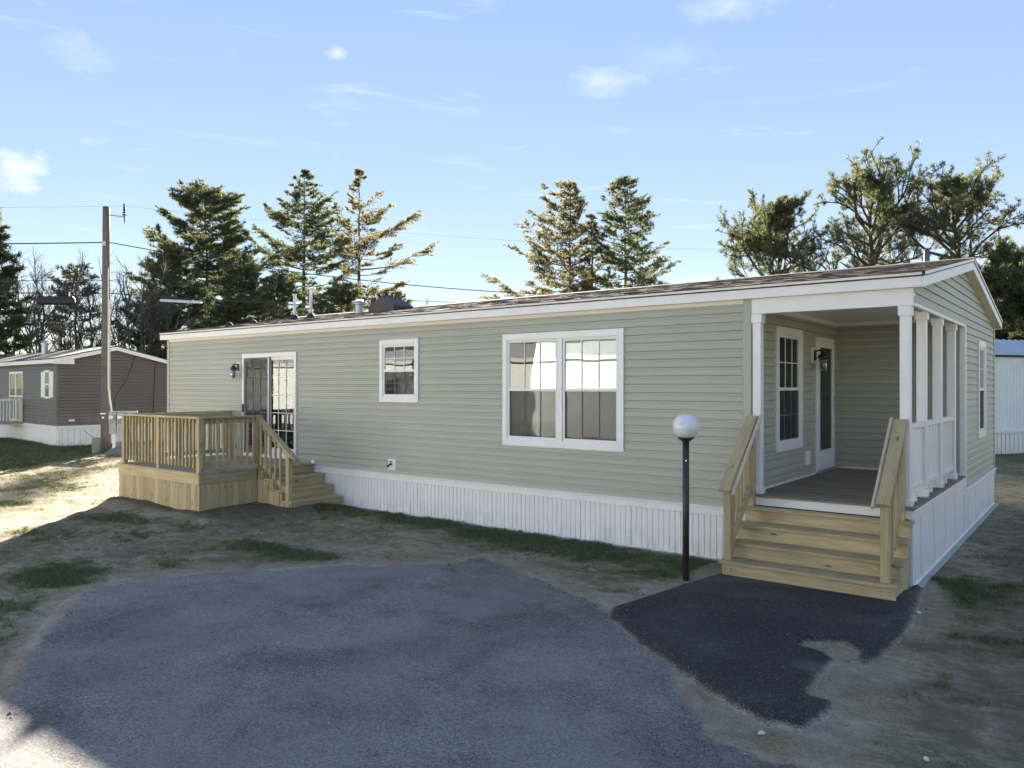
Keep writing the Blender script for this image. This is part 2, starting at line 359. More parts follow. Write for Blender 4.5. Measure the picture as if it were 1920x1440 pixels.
class MB:
    def __init__(s): s.v = []; s.f = []
    def box(s, x0, x1, y0, y1, z0, z1, c=0):
        x0, x1 = min(x0, x1), max(x0, x1); y0, y1 = min(y0, y1), max(y0, y1); z0, z1 = min(z0, z1), max(z0, z1)
        c = min(c, .45 * (x1 - x0), .45 * (y1 - y0), .45 * (z1 - z0)); b = len(s.v)
        if c <= 0:
            s.v += [(x, y, z) for x in (x0, x1) for y in (y0, y1) for z in (z0, z1)]
            s.f += [tuple(b + i for i in q) for q in ((0, 1, 3, 2), (4, 6, 7, 5), (0, 4, 5, 1), (2, 3, 7, 6), (0, 2, 6, 4), (1, 5, 7, 3))]
            return s
        P = {}
        for i, x in enumerate((x0, x1)):
            for j, y in enumerate((y0, y1)):
                for k, z in enumerate((z0, z1)):
                    sx, sy, sz = (1, -1)[i] * c, (1, -1)[j] * c, (1, -1)[k] * c
                    for ax, co in ((0, (x, y + sy, z + sz)), (1, (x + sx, y, z + sz)), (2, (x + sx, y + sy, z))):
                        P[(i, j, k, ax)] = len(s.v); s.v.append(co)
        F = s.f
        for i in (0, 1):
            q = [P[(i, j, k, 0)] for j, k in ((0, 0), (1, 0), (1, 1), (0, 1))]; F.append(tuple(q if i else q[::-1]))
            q = [P[(j, i, k, 1)] for j, k in ((0, 0), (1, 0), (1, 1), (0, 1))]; F.append(tuple(q[::-1] if i else q))
            q = [P[(j, k, i, 2)] for j, k in ((0, 0), (1, 0), (1, 1), (0, 1))]; F.append(tuple(q if i else q[::-1]))
        for a in (0, 1):
            for b2 in (0, 1):
                def e(q, flip): F.append(tuple(q[::-1] if flip else q))
                e([P[(a, b2, 0, 0)], P[(a, b2, 0, 1)], P[(a, b2, 1, 1)], P[(a, b2, 1, 0)]], a != b2)
                e([P[(a, 0, b2, 0)], P[(a, 1, b2, 0)], P[(a, 1, b2, 2)], P[(a, 0, b2, 2)]], a != b2)
                e([P[(0, a, b2, 1)], P[(0, a, b2, 2)], P[(1, a, b2, 2)], P[(1, a, b2, 1)]], a != b2)
        for i in (0, 1):
            for j in (0, 1):
                for k in (0, 1):
                    q = (P[(i, j, k, 0)], P[(i, j, k, 1)], P[(i, j, k, 2)]); F.append(q if (i + j + k) % 2 else q[::-1])
        return s
    def tube(s, pts, rads, n=8, cap=True):
        pts = [Vector(p) for p in pts]; b = len(s.v); m = len(pts)
        ref = None
        for i, p in enumerate(pts):
            d = (pts[min(i + 1, m - 1)] - pts[max(i - 1, 0)]).normalized()
            if ref is None: ref = Vector((0, 0, 1)) if abs(d.z) < .9 else Vector((1, 0, 0))
            u = d.cross(ref); u.normalize(); w = d.cross(u)
            r = rads[i] if hasattr(rads, '__len__') else rads
            for k in range(n):
                a = 2 * math.pi * k / n; q = p + (u * math.cos(a) + w * math.sin(a)) * r; s.v.append(tuple(q))
        for i in range(m - 1):
            for k in range(n):
                s.f.append((b + i * n + k, b + i * n + (k + 1) % n, b + (i + 1) * n + (k + 1) % n, b + (i + 1) * n + k))
        if cap:
            s.f.append(tuple(b + k for k in range(n))[::-1]); s.f.append(tuple(b + (m - 1) * n + k for k in range(n)))
        return s
    def lathe(s, prof, n=24, at=(0, 0, 0)):
        b = len(s.v); m = len(prof)
        for r, z in prof:
            for k in range(n):
                a = 2 * math.pi * k / n; s.v.append((at[0] + r * math.cos(a), at[1] + r * math.sin(a), at[2] + z))
        for i in range(m - 1):
            for k in range(n): s.f.append((b + i * n + k, b + i * n + (k + 1) % n, b + (i + 1) * n + (k + 1) % n, b + (i + 1) * n + k))
        s.f.append(tuple(b + k for k in range(n))[::-1]); s.f.append(tuple(b + (m - 1) * n + k for k in range(n)))
        return s
    def prism(s, poly, a0, a1, axis):      # polygon in the two other axes, extruded along axis
        b = len(s.v); n = len(poly)
        for a in (a0, a1):
            for p, q in poly: s.v.append({'x': (a, p, q), 'y': (p, a, q), 'z': (p, q, a)}[axis])
        s.f.append(tuple(b + i for i in range(n))); s.f.append(tuple(b + n + i for i in range(n))[::-1])
        for i in range(n): s.f.append((b + i, b + n + i, b + n + (i + 1) % n, b + (i + 1) % n))
        return s
    def quad(s, *p):
        b = len(s.v); s.v += [tuple(q) for q in p]; s.f.append(tuple(range(b, b + len(p)))); return s
    def mesh(s, name, mat, smooth=False):
        me = bpy.data.meshes.new(name); me.from_pydata(s.v, [], s.f); me.materials.append(MATS[mat])
        if smooth: me.polygons.foreach_set('use_smooth', [True] * len(me.polygons))
        me.update(); return me
    def build(s, name, mat, parent=None, world=None, smooth=False):
        return link(bpy.data.objects.new(name, s.mesh(name, mat, smooth)), parent, world)
BOXES = {}
def box(name, parent, mat, x0, x1, y0, y1, z0, z1, c=.003, fr=None):
    """one chamfered box as an object, its origin at its centre; like boxes share their mesh"""
    d = tuple(round(abs(q), 4) for q in (x1 - x0, y1 - y0, z1 - z0)); key = (d, mat, c)
    if key not in BOXES:
        BOXES[key] = MB().box(-d[0] / 2, d[0] / 2, -d[1] / 2, d[1] / 2, -d[2] / 2, d[2] / 2, c).mesh(name, mat)
    w = Matrix.Translation(((x0 + x1) / 2, (y0 + y1) / 2, (z0 + z1) / 2))
    if fr is not None: w = fr @ w
    return link(bpy.data.objects.new(name, BOXES[key]), parent, w)
def board(name, parent, p0, p1, w, t, mat='pine_lumber', up=(0, 0, 1), c=.004, ext=0.):
    """a length of timber from p0 to p1, local X along it, w across (local Y), t towards up (local Z)"""
    p0, p1 = Vector(p0), Vector(p1); d = (p1 - p0); L = round(d.length + 2 * ext, 3); d.normalize()
    u = Vector(up); y = u.cross(d); y.normalize(); z = d.cross(y)
    key = ((L, round(w, 4), round(t, 4)), mat, c)
    if key not in BOXES: BOXES[key] = MB().box(-L / 2, L / 2, -w / 2, w / 2, -t / 2, t / 2, c).mesh(name, mat)
    m = (p0 + p1) / 2
    return link(bpy.data.objects.new(name, BOXES[key]), parent, Matrix(((d.x, y.x, z.x, m.x), (d.y, y.y, z.y, m.y), (d.z, y.z, z.z, m.z), (0, 0, 0, 1))))
def frame(x, y, rot): return Matrix.Translation((x, y, 0)) @ Matrix.Rotation(R(rot), 4, 'Z')

# numpy value noise
_rs = np.random.RandomState(3); _tab = _rs.rand(256, 256)
def vnoise(x, y):
    xi = np.floor(x).astype(int); yi = np.floor(y).astype(int); fx = x - xi; fy = y - yi
    fx = fx * fx * (3 - 2 * fx); fy = fy * fy * (3 - 2 * fy)
    g = lambda i, j: _tab[(xi + i) % 256, (yi + j) % 256]
    return (g(0, 0) * (1 - fx) + g(1, 0) * fx) * (1 - fy) + (g(0, 1) * (1 - fx) + g(1, 1) * fx) * fy
def fbm(x, y, o=4):
    t = 0; a = .5; n = 0
    for i in range(o): t = t + a * vnoise(x + 17 * i, y + 5 * i); n += a; x = x * 2.03; y = y * 2.03; a *= .5
    return t / n
def polysd(px, py, poly):
    """signed distance to a polygon, negative inside"""
    d = np.full(px.shape, 1e9); ins = np.zeros(px.shape, bool); n = len(poly)
    for i in range(n):
        ax, ay = poly[i]; bx, by = poly[(i + 1) % n]
        ex, ey = bx - ax, by - ay; t = np.clip(((px - ax) * ex + (py - ay) * ey) / (ex * ex + ey * ey + 1e-12), 0, 1)
        d = np.minimum(d, (px - ax - t * ex) ** 2 + (py - ay - t * ey) ** 2)
        c = (ay > py) != (by > py); xi = ax + (py - ay) * ex / (ey if ey else 1e-9); ins ^= c & (px < xi)
    d = np.sqrt(d); return np.where(ins, -d, d)
def sstep(x, a, b):
    t = np.clip((x - a) / (b - a), 0, 1); return t * t * (3 - 2 * t)

# ------------------------------------------------------------------ the lie of the land
def px_poly(pts): return [tuple(gp(u, v)[:2]) for u, v in pts]
DRIVE = px_poly([(0, 1345), (25, 1300), (60, 1228), (110, 1170), (150, 1122), (178, 1106), (250, 1095), (300, 1087), (380, 1078), (440, 1073), (520, 1072), (590, 1065), (650, 1061), (700, 1066), (740, 1062), (800, 1060), (866, 1058), (880, 1048), (905, 1047), (935, 1060), (975, 1075), (1010, 1090), (1060, 1112), (1110, 1132), (1142, 1160), (1165, 1185), (1210, 1212), (1250, 1250), (1262, 1290), (1300, 1340), (1330, 1395), (1420, 1425), (1500, 1440)]) \
    + [(2.45, -6.0), (3.3, -8.0), (4.2, -11.8), (-4.0, -11.8), (-2.7, -9.2)]
PATCH = px_poly([(1352, 1078), (1290, 1096), (1230, 1116), (1150, 1142), (1143, 1160), (1200, 1208), (1280, 1262), (1330, 1298), (1390, 1333), (1440, 1356), (1500, 1368), (1545, 1343), (1556, 1318), (1512, 1308), (1530, 1270), (1560, 1240), (1545, 1227), (1498, 1213), (1508, 1205), (1590, 1210), (1612, 1225), (1617, 1250), (1650, 1232), (1700, 1180), (1720, 1130), (1728, 1105), (1712, 1092)]) + [(1.86, -.25), (-.02, -.25)]
ROAD = [(-90, -11.3), (90, -11.3), (90, -15.6), (-90, -15.6)]
DECK = (-11.78, -7.86, -2.36, 0.0)

def blob(x, y, u, v, ru, rv, z=0.):
    """a soft patch round the ground point seen at (u, v); ru, rv metres along X and Y"""
    c = gp(u, v); return np.exp(-(((x - c.x) / ru) ** 2 + ((y - c.y) / rv) ** 2))
LAWN0, LAWN1 = gp(-60, 893), gp(330, 842)
def land(x, y):
    n = fbm(x * 1.3, y * 1.3, 5); n2 = fbm(x * .45 + 9, y * .45, 4)
    g = np.zeros(x.shape)
    for (u, v, a, b, k) in ((820, 985, 1.5, .55, .95), (1000, 1012, 1.2, .55, .95), (1140, 1042, .9, .5, .95), (1250, 1078, .6, .42, .9), (700, 965, .9, .5, .7),
                            (500, 1030, .95, .36, 1.0), (580, 1040, .6, .25, .85), (90, 1080, .6, .55, 1.1), (118, 1092, .4, .3, 1.0), (40, 1130, .8, .6, .75), (60, 1200, .8, .7, .66), (20, 1265, .5, .6, .6), (330, 1062, .5, .2, .55),
                            (210, 975, .9, .35, .8), (120, 1000, .7, .3, .6), (10, 945, .7, .4, .95), (60, 1000, .7, .3, .8), (330, 985, .6, .25, .5), (1160, 1105, .5, .3, .6),
                            (190, 1090, .5, .2, .55), (130, 915, 1.2, .5, .45), (40, 925, 1.2, .5, .4),
                            (1800, 1110, .5, .7, .6), (1880, 1050, .6, .8, .45), (1660, 1275, .4, .4, .25), (1850, 1200, .6, .5, .3), (1900, 870, 3, 2.5, .45)):
        g = np.maximum(g, k * blob(x, y, u, v, a, b))
    # strip of turf along the skirting, lawns beyond
    g = np.maximum(g, .70 * np.exp(-((y + .50) / .55) ** 2) * (x < -.4) * (x > -7.8))
    nx, ny = LAWN1.x - LAWN0.x, LAWN1.y - LAWN0.y; L = math.hypot(nx, ny)
    sgn = -1 if ((CAM.x - LAWN0.x) * -ny + (CAM.y - LAWN0.y) * nx) > 0 else 1     # positive on the side away from the yard
    side = sgn * ((x - LAWN0.x) * -ny + (y - LAWN0.y) * nx) / L
    far = sstep(side + (n - .5) * 1.6, 0., .9) * (x < -14.5)
    g = np.maximum(g, far * 1.1)
    g = np.maximum(g, .62 * sstep(y, 10.5, 14) * (x > -14))
    g = np.maximum(g, .8 * sstep(-y, 15.8, 16.6))
    g = g * (.62 + .76 * n) + (n2 - .5) * .75 + (n - .5) * .75 + .10
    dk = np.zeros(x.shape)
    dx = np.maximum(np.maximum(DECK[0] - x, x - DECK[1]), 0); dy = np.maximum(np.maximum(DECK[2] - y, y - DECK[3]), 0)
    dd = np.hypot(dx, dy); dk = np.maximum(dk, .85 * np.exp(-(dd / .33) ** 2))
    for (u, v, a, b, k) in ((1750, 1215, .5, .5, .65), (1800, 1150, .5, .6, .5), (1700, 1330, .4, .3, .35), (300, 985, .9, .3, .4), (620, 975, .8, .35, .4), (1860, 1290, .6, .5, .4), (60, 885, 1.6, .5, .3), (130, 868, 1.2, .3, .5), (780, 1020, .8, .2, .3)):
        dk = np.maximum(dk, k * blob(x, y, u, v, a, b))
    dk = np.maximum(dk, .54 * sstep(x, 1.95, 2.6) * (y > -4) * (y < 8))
    sdd = polysd(x, y, DRIVE); sdp = polysd(x, y, PATCH); sdr = polysd(x, y, ROAD)
    near = np.minimum(np.minimum(sdd, sdp), sdr)
    keep = sstep(near, .15, .9)
    # sand band along the asphalt
    g = g * sstep(near, .05, .42); dk = dk * sstep(sdd, .0, .3)
    z = (fbm(x * 2.2, y * 2.2, 4) - .5) * .07 * keep + (fbm(x * .3, y * .3, 2) - .5) * .10 * sstep(near, .5, 3)
    z = z + .085 * np.exp(-(dd / .32) ** 2) * (.55 + .9 * n) * (x < -7.0)
    inh = sstep(-np.maximum(np.maximum(-14.6 - x, x - 2.0), np.maximum(-.12 - y, y - 8.0)), -.5, 0.)
    z = np.where((x > -14.9) & (x < 2.3) & (y > -.6) & (y < 8.3), z * (1 - .8 * inh), z)
    land.cover = sstep(near, .10, .75)
    return g, dk, z, sdd, sdp, sdr
def axis(fine0, fine1, step, outer0, outer1):
    a = list(np.arange(fine0, fine1 + 1e-6, step)); s_ = step; q = fine0
    lo = []
    while q > outer0: s_ *= 1.22; q -= s_; lo.append(q)
    s_ = step; q = fine1; hi = []
    while q < outer1: s_ *= 1.22; q += s_; hi.append(q)
    return np.array(lo[::-1] + a + hi)
def grid_mesh(name, X, Y, mat, zfun=None, keepf=None, zoff=0.):
    gx, gy = np.meshgrid(X, Y, indexing='ij'); x, y = gx.ravel(), gy.ravel()
    g, dk, z, sdd, sdp, sdr = land(x, y)
    return gx, gy, x, y, g, dk, z, sdd, sdp, sdr
def grid_faces(nx, ny):
    i, j = np.meshgrid(np.arange(nx - 1), np.arange(ny - 1), indexing='ij'); a = (i * ny + j).ravel()
    return np.stack([a, a + ny, a + ny + 1, a + 1], 1)
X = axis(-21, 5, .10, -700, 700); Y = axis(-10, 12, .10, -700, 700)
_, _, x, y, g, dk, z, sdd, sdp, sdr = grid_mesh('ground', X, Y, '')
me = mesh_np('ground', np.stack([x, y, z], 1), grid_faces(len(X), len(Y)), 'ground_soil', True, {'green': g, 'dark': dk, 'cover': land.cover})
tag(link(bpy.data.objects.new('ground', me)), kind='structure')
def sheet(name, mat, X, Y, which, lift, edge_h, margin, lip=None):
    lip = lip or margin
    _, _, x, y, g, dk, z, sdd, sdp, sdr = grid_mesh(name, X, Y, '')
    sd = (sdd, sdp, sdr)[which]; cov = land.cover
    F = grid_faces(len(X), len(Y)); F = F[(sd[F] < margin).all(1)]
    used = np.unique(F); re = np.full(len(x), -1); re[used] = np.arange(len(used)); F = re[F]
    h = (lift + edge_h * sstep(-sd, -.03, .10)) * (1 - sstep(sd, lip * .25, lip)) - .014 * sstep(sd, lip * .3, lip)
    V = np.stack([x, y, z + h], 1)[used]
    m = mesh_np(name, V, F, mat, True, {'green': g[used], 'dark': dk[used], 'sd': sd[used], 'cover': cov[used]})
    return tag(link(bpy.data.objects.new(name, m)), kind='structure')
sheet('driveway', 'old_asphalt', np.arange(-6.2, 4.6, .06), np.concatenate([np.arange(-12.0, -8, .25), np.arange(-8, -1.2, .06)]), 0, .010, .006, .26)
sheet('asphalt_patch', 'new_asphalt', np.arange(-.8, 2.75, .03), np.arange(-5.2, .2, .03), 1, .016, .036, .16, .055)
sheet('road', 'road_asphalt', np.arange(-90, 90.1, 1.), np.arange(-16.0, -10.9, .12), 2, .008, .006, .3)

# grass blades where the ground is green, straw elsewhere
def grass():
    rs = np.random.RandomState(11)
    N = 900000
    # more samples close to the camera
    x = np.concatenate([rs.uniform(-9, 3.6, N // 2), rs.uniform(-21, -7, N // 3), rs.uniform(-34, -15, N // 6)])
    y = np.concatenate([rs.uniform(-8, 1, N // 2), rs.uniform(-6.5, 7, N // 3), rs.uniform(-4, 14, N // 6)])
    x = np.concatenate([x, rs.uniform(1.95, 6, 150000)]); y = np.concatenate([y, rs.uniform(-3, 18, 150000)])
    d = (x - CAM.x) * FW.x + (y - CAM.y) * FW.y; lat = (x - CAM.x) * RT.x + (y - CAM.y) * RT.y
    ok = (d > 2) & (np.abs(lat) < d * .72 + .5); ok &= ~((x > -14.3) & (x < 1.9) & (y > -.03) & (y < 7.85))
    ok &= ~((x > DECK[0] - .02) & (x < DECK[1]) & (y > DECK[2] - .02) & (y < 0))
    x, y = x[ok], y[ok]
    g, dk, z, sdd, sdp, sdr = land(x, y)
    near = np.minimum(sdd, sdp)
    st = fbm(x * 7, y * 7, 3)
    tuft = fbm(x * 2.6 + 4, y * 3.4, 5)
    dens = np.clip((g + (st - .5) * 1.5 - .34) * 1.7, 0, 1)
    dens = np.maximum(dens, .16 * sstep(tuft, .50, .66) * sstep(near, .15, .8))
    straw = (rs.rand(len(x)) < .10 * sstep(near, .1, .7)) & (dens < .3)
    ok = ((rs.rand(len(x)) < dens) | straw) & (near > .05)
    x, y, z, g, straw, dens = x[ok], y[ok], z[ok], g[ok], straw[ok], dens[ok]
    n = len(x); a = rs.uniform(0, 6.283, n); h = rs.uniform(.018, .055, n) * (.6 + .6 * np.clip(dens, 0, 1)); w = rs.uniform(.0025, .0055, n)
    dist = np.hypot(x - CAM.x, y - CAM.y); w = w * np.clip(dist / 9, 1, 3); h = np.where(x < -16, h * 1.6, h)
    h = np.where(straw, h * .6, h); le = rs.uniform(.2, 1.0, n) * h; b = rs.uniform(0, 6.283, n)
    p = np.stack([x, y, z - .004], 1); e = np.stack([np.cos(a) * w, np.sin(a) * w, 0 * a], 1)
    t = p + np.stack([np.cos(b) * le, np.sin(b) * le, h], 1)
    V = np.stack([p - e, p + e, t], 1).reshape(-1, 3); F = np.arange(3 * n).reshape(-1, 3)
    tint = np.where(straw, rs.uniform(.65, 1, n), np.clip(rs.uniform(-.1, .45, n) + .40 * (1 - dens), 0, 1))
    m = mesh_np('grass', V, F, 'grass_blades', False, {'tint': np.repeat(tint, 3)})
    tag(link(bpy.data.objects.new('grass', m)), 'short patchy grass growing in the sandy yard', 'grass', kind='stuff')
    return n
NG = grass()
def gravel():
    rs = np.random.RandomState(5); N = 60000
    x = rs.uniform(-7, 3.6, N); y = rs.uniform(-8, 1, N)
    d = (x - CAM.x) * FW.x + (y - CAM.y) * FW.y; lat = (x - CAM.x) * RT.x + (y - CAM.y) * RT.y
    ok = (d > 2.5) & (np.abs(lat) < d * .7) & (y < -.1); x, y = x[ok], y[ok]
    g, dk, z, sdd, sdp, sdr = land(x, y)
    near = np.abs(np.minimum(sdd, sdp)); pr = np.exp(-(near / .16) ** 2) * .30 + .012
    ok = rs.rand(len(x)) < pr; x, y, z, sdd, sdp = x[ok], y[ok], z[ok], sdd[ok], sdp[ok]; n = len(x)
    base = np.array([(1, 0, 0), (-1, 0, 0), (0, 1, 0), (0, -1, 0), (0, 0, .7), (0, 0, -.7)], float)
    fc = np.array([(0, 2, 4), (2, 1, 4), (1, 3, 4), (3, 0, 4), (2, 0, 5), (1, 2, 5), (3, 1, 5), (0, 3, 5)])
    r = rs.gamma(2.2, .0028, n).clip(.0025, .018) * np.where(sdp < .02, .5, 1)
    lift = np.where(sdp < 0, .05, np.where(sdd < 0, .014, .0)) * 1.0
    V = base[None] * r[:, None, None] * rs.uniform(.6, 1.3, (n, 6, 1)) + np.stack([x, y, z + lift + r * .3], 1)[:, None, :]
    F = (fc[None] + np.arange(n)[:, None, None] * 6).reshape(-1, 3)
    m = mesh_np('gravel', V.reshape(-1, 3), F, 'gravel_stone', False, {'tint': np.repeat(rs.rand(n), 6)})
    tag(link(bpy.data.objects.new('gravel', m)), 'loose crumbs and pebbles strewn along the asphalt edges', 'gravel', kind='stuff')
s = NT('gravel_stone'); s.pbr(s.mix(s.attr('tint').outputs['Fac'], (.05, .05, .052), (.40, .37, .32)), .85, None, .3)
gravel()

# ------------------------------------------------------------------ vinyl siding, windows
CRS = .1143
PROF = [(0, .007), (.0005, -.0180), (.064, -.0135), (.080, -.0045), (.1078, -.0030), (CRS, .007)]      # Dutch lap: height, depth (outwards is -y)
def prof_y(dz):
    for (a, b), (c, d) in zip(PROF[1:], PROF[2:]):
        if dz <= c: return b + (d - b) * max(0, dz - a) / (c - a)
    return PROF[-1][1]
def siding(parent, fr, z0, z1, lim, holes, mat, split=None, gap=None):
    """courses of siding on the wall frame fr, each run its own object; lim(z) -> u range; holes = [(u0,u1,z0,z1)]"""
    n = int(math.ceil((z1 - z0) / CRS - 1e-6))
    for i in range(n):
        a = z0 + i * CRS; b = min(a + CRS, z1); lo0, hi0 = lim(a); lo1, hi1 = lim(b)
        lo, hi = min(lo0, lo1), max(hi0, hi1)
        hs = [h for h in holes if h[2] < b - .002 and h[3] > a + .002]
        cuts = sorted({lo, hi, *[q for h in hs for q in h[:2] if lo < q < hi]})
        if not hs and split and hi - lo > 4:
            cuts = sorted({*cuts, lo + (hi - lo) * split[i // 2 % len(split)]})
        for c0, c1 in zip(cuts, cuts[1:]):
            if c1 - c0 < .01: continue
            mid = (c0 + c1) / 2; h = [q for q in hs if q[0] <= mid <= q[1]]
            spans = [(a, b)]
            for q in h:
                spans = [t for (s0, s1) in spans for t in ((s0, min(s1, q[2])), (max(s0, q[3]), s1)) if t[1] - t[0] > .006]
            for s0, s1 in spans:
                zs = [s0] + [a + p[0] for p in PROF[1:] if s0 < a + p[0] < s1] + [s1]
                V = []; 
                first_y = 0 if abs(s0 - a) < 1e-6 else None
                rows = ([(s0, PROF[0][1])] if first_y is not None else []) + [(q, prof_y(q - a)) for q in zs]
                for q, yy in rows:
                    l, hgh = lim(q); V += [(max(c0, l) if c0 > lo else l, yy, q), (min(c1, hgh) if c1 < hi else hgh, yy, q)]
                if V[-1][0] - V[-2][0] < .005 and V[1][0] - V[0][0] < .005: continue
                u0, zc = V[0][0], V[0][2]
                V = [(p[0] - u0, p[1], p[2] - zc) for p in V]
                F = [(2 * k, 2 * k + 1, 2 * k + 3, 2 * k + 2) for k in range(len(V) // 2 - 1)]
                key = ('sid', mat, tuple(round(t, 3) for p in V for t in p))
                if key not in BOXES:
                    me = bpy.data.meshes.new('siding_board'); me.from_pydata(V, [], F); me.materials.append(MATS[mat]); me.update(); BOXES[key] = me
                link(bpy.data.objects.new('siding_board', BOXES[key]), parent, fr @ Matrix.Translation((u0, 0, zc)))
def wall_sheet(name, parent, fr, u0, u1, z0, z1, holes, mat, y=.012, thick=.10, top=None):
    """the wall behind the siding, with real openings"""
    us = sorted({u0, u1, *[q for h in holes for q in h[:2]]}); zs = sorted({z0, z1, *[q for h in holes for q in h[2:]]})
    m = MB()
    for a, b in zip(us, us[1:]):
        for c, d in zip(zs, zs[1:]):
            if any(h[0] - 1e-6 <= a and b <= h[1] + 1e-6 and h[2] - 1e-6 <= c and d <= h[3] + 1e-6 for h in holes): continue
            m.box(a, b, y, y + thick, c, d)
    if top: m.prism(top, y, y + thick, 'y')
    return m.build(name, mat, parent, fr)
def window(parent, fr, u0, u1, z0, z1, sashes=1, cas=.075, blind=True, grid=(3, 2), lowgrid=True):
    m = MB(); c = .003
    m.box(u0, u0 + cas, -.040, .0, z0, z1, c).box(u1 - cas, u1, -.040, .0, z0, z1, c).box(u0 + cas - .001, u1 - cas + .001, -.042, .0, z1 - cas * 1.15, z1 + .001, c).box(u0 + cas - .001, u1 - cas + .001, -.042, .0, z0 - .001, z0 + cas * 1.15, c)
    W = m.build('window', 'white_trim', parent, fr)
    a0, a1, b0, b1 = u0 + cas, u1 - cas, z0 + cas * 1.15, z1 - cas * 1.15
    mull = .085; w = (a1 - a0 - mull * (sashes - 1)) / sashes
    j = MB()        # reveal
    j.box(a0 - .01, a0 + .012, -.03, .12, b0, b1).box(a1 - .012, a1 + .01, -.03, .12, b0, b1).box(a0, a1, -.03, .12, b1 - .012, b1 + .01).box(a0, a1, -.03, .12, b0 - .01, b0 + .012)
    j.build('reveal', 'white_vinyl', W, fr)
    for k in range(sashes):
        s0 = a0 + k * (w + mull); s1 = s0 + w
        if k: box('mullion', W, 'white_trim', s0 - mull, s0, -.032, .05, b0, b1, .003, fr)
        t = .034; zm = (b0 + b1) / 2
        fmr = MB()
        fmr.box(s0 + .008, s0 + .008 + t, -.020, .03, b0 + .012, b1 - .012, c).box(s1 - .008 - t, s1 - .008, -.020, .03, b0 + .012, b1 - .012, c)
        fmr.box(s0 + .04, s1 - .04, -.021, .03, b1 - .012 - t, b1 - .012, c).box(s0 + .04, s1 - .04, -.021, .03, b0 + .012, b0 + .012 + t * 1.2, c).box(s0 + .04, s1 - .04, -.024, .03, zm - .022, zm + .022, c)
        S = fmr.build('sash', 'white_vinyl', W, fr)
        g0, g1 = s0 + .042, s1 - .042
        for nm, q0, q1, yy in (('upper', zm + .022, b1 - .046, -.004), ('lower', b0 + .052, zm - .022, .010)):
            box('glass_pane', W, 'window_glass', g0 - .002, g1 + .002, yy, yy + .004, q0 - .002, q1 + .002, 0, fr)
            if nm == 'lower': box('insect_screen', W, 'insect_screen', g0 - .002, g1 + .002, -.0125, -.012, q0 - .002, q1 + .002, 0, fr)
            if grid and (nm == 'upper' or lowgrid):
                for q in range(1, grid[0]):
                    u = g0 + (g1 - g0) * q / grid[0]; box('muntin', W, 'white_vinyl', u - .007, u + .007, yy - .009, yy - .001, q0, q1, .001, fr)
                for q in range(1, grid[1]):
                    zq = q0 + (q1 - q0) * q / grid[1]; box('muntin', W, 'white_vinyl', g0, g1, yy - .008, yy - .002, zq - .007, zq + .007, .001, fr)
        if blind:
            bl = MB(); n = int((b1 - b0) / .024)
            for q in range(n):
                zq = b0 + .01 + (b1 - b0 - .02) * q / n
                for e in range(4):
                    ua, ub = s0 + .03 + (w - .06) * e / 4, s0 + .03 + (w - .06) * (e + 1) / 4
                    bl.quad((ua, .075, zq), (ub, .075, zq), (ub, .083, zq + .0245), (ua, .083, zq + .0245))
            bl.box(s0 + .02, s1 - .02, .065, .10, b1 - .05, b1 - .01, .003)
            bl.build('blind', 'blind_white', W, fr)
    return W
def cyl(name, parent, mat, p0, p1, r, n=12, smooth=True):
    return MB().tube([p0, p1], r, n).build(name, mat, parent, None, False)
def wall_lamp(parent, fr, u, z, out=.17):
    """carriage-type lantern: block, dark back plate and arm, clear glass cylinder"""
    L = box('wall_lamp', parent, 'white_trim', u - .075, u + .075, -.045, -.002, z - .115, z + .115, .006, fr)
    m = MB().box(u - .045, u + .045, -.060, -.045, z - .08, z + .085, .006)
    m.tube([(u, -.05, z + .05), (u, -.10, z + .075), (u, -out, z + .06), (u, -out, z + .02)], [.012, .012, .012, .014], 8)
    m.lathe([(.015, .085), (.03, .06), (.065, .03), (.074, .012), (.074, -.012), (.066, -.02)], 16, (u, -out, z - .03))
    m.tube([(u, -.055, z - .05), (u, -.11, z - .03), (u, -out, z - .04)], [.008] * 3, 6)
    m.build('lamp_head', 'black_metal', L, fr)
    MB().lathe([(.060, -.055), (.060, -.235), (.056, -.235), (.056, -.055)], 18, (u, -out, z)).build('glass_shade', 'clear_glass', L, fr, True)
    MB().lathe([(.016, -.05), (.020, -.08), (.026, -.12), (.018, -.155), (.004, -.17)], 12, (u, -out, z)).build('bulb', 'white_trim', L, fr, True)
    return L

# ------------------------------------------------------------------ the sage green mobile home
XL, XR, XP, DY = -14.2905, 0.0, 1.853, 7.82       # left end, start of the porch recess, right end, depth
ZS, ZE = .695, 3.368                              # top of the skirting, underside of the fascia
YP = 3.925                                        # back of the porch
FL = .905                                         # porch floor
SL = 1 / 6.; YF, XRL, XRR = -.085, -14.524, 1.988  # roof pitch, eave line, rake lines
ZFT = 3.53; YRG = DY / 2; ZRG = ZFT + SL * (YRG - YF)
home = thing('mobile_home', 'long sage green mobile home with white trim and recessed corner porch', 'mobile home', (-6, 3.9, 0))
F0, FX1, FX0, FYP = frame(0, 0, 0), frame(XP, 0, 90), frame(0, 0, 90), frame(0, YP, 0)
DOOR = (-11.142, -9.268, .775, 2.949); WSM = (-6.834, -5.856, 1.979, 3.092); WBG = (-3.990, -1.811, 1.335, 3.083)
def inset(h, c=.07): return (h[0] + c, h[1] - c, h[2] + c, h[3] - c)
holes = [inset(DOOR, .03), inset(WSM), inset(WBG)]
wf = wall_sheet('wall', home, F0, XL, XR, .60, 3.42, holes, 'interior_wall')
siding(wf, F0, ZS, 3.318, lambda z: (XL + .085, XR - .088), [DOOR, WSM, WBG], 'sage_vinyl', split=(.36, .63, .5, .24, .72))
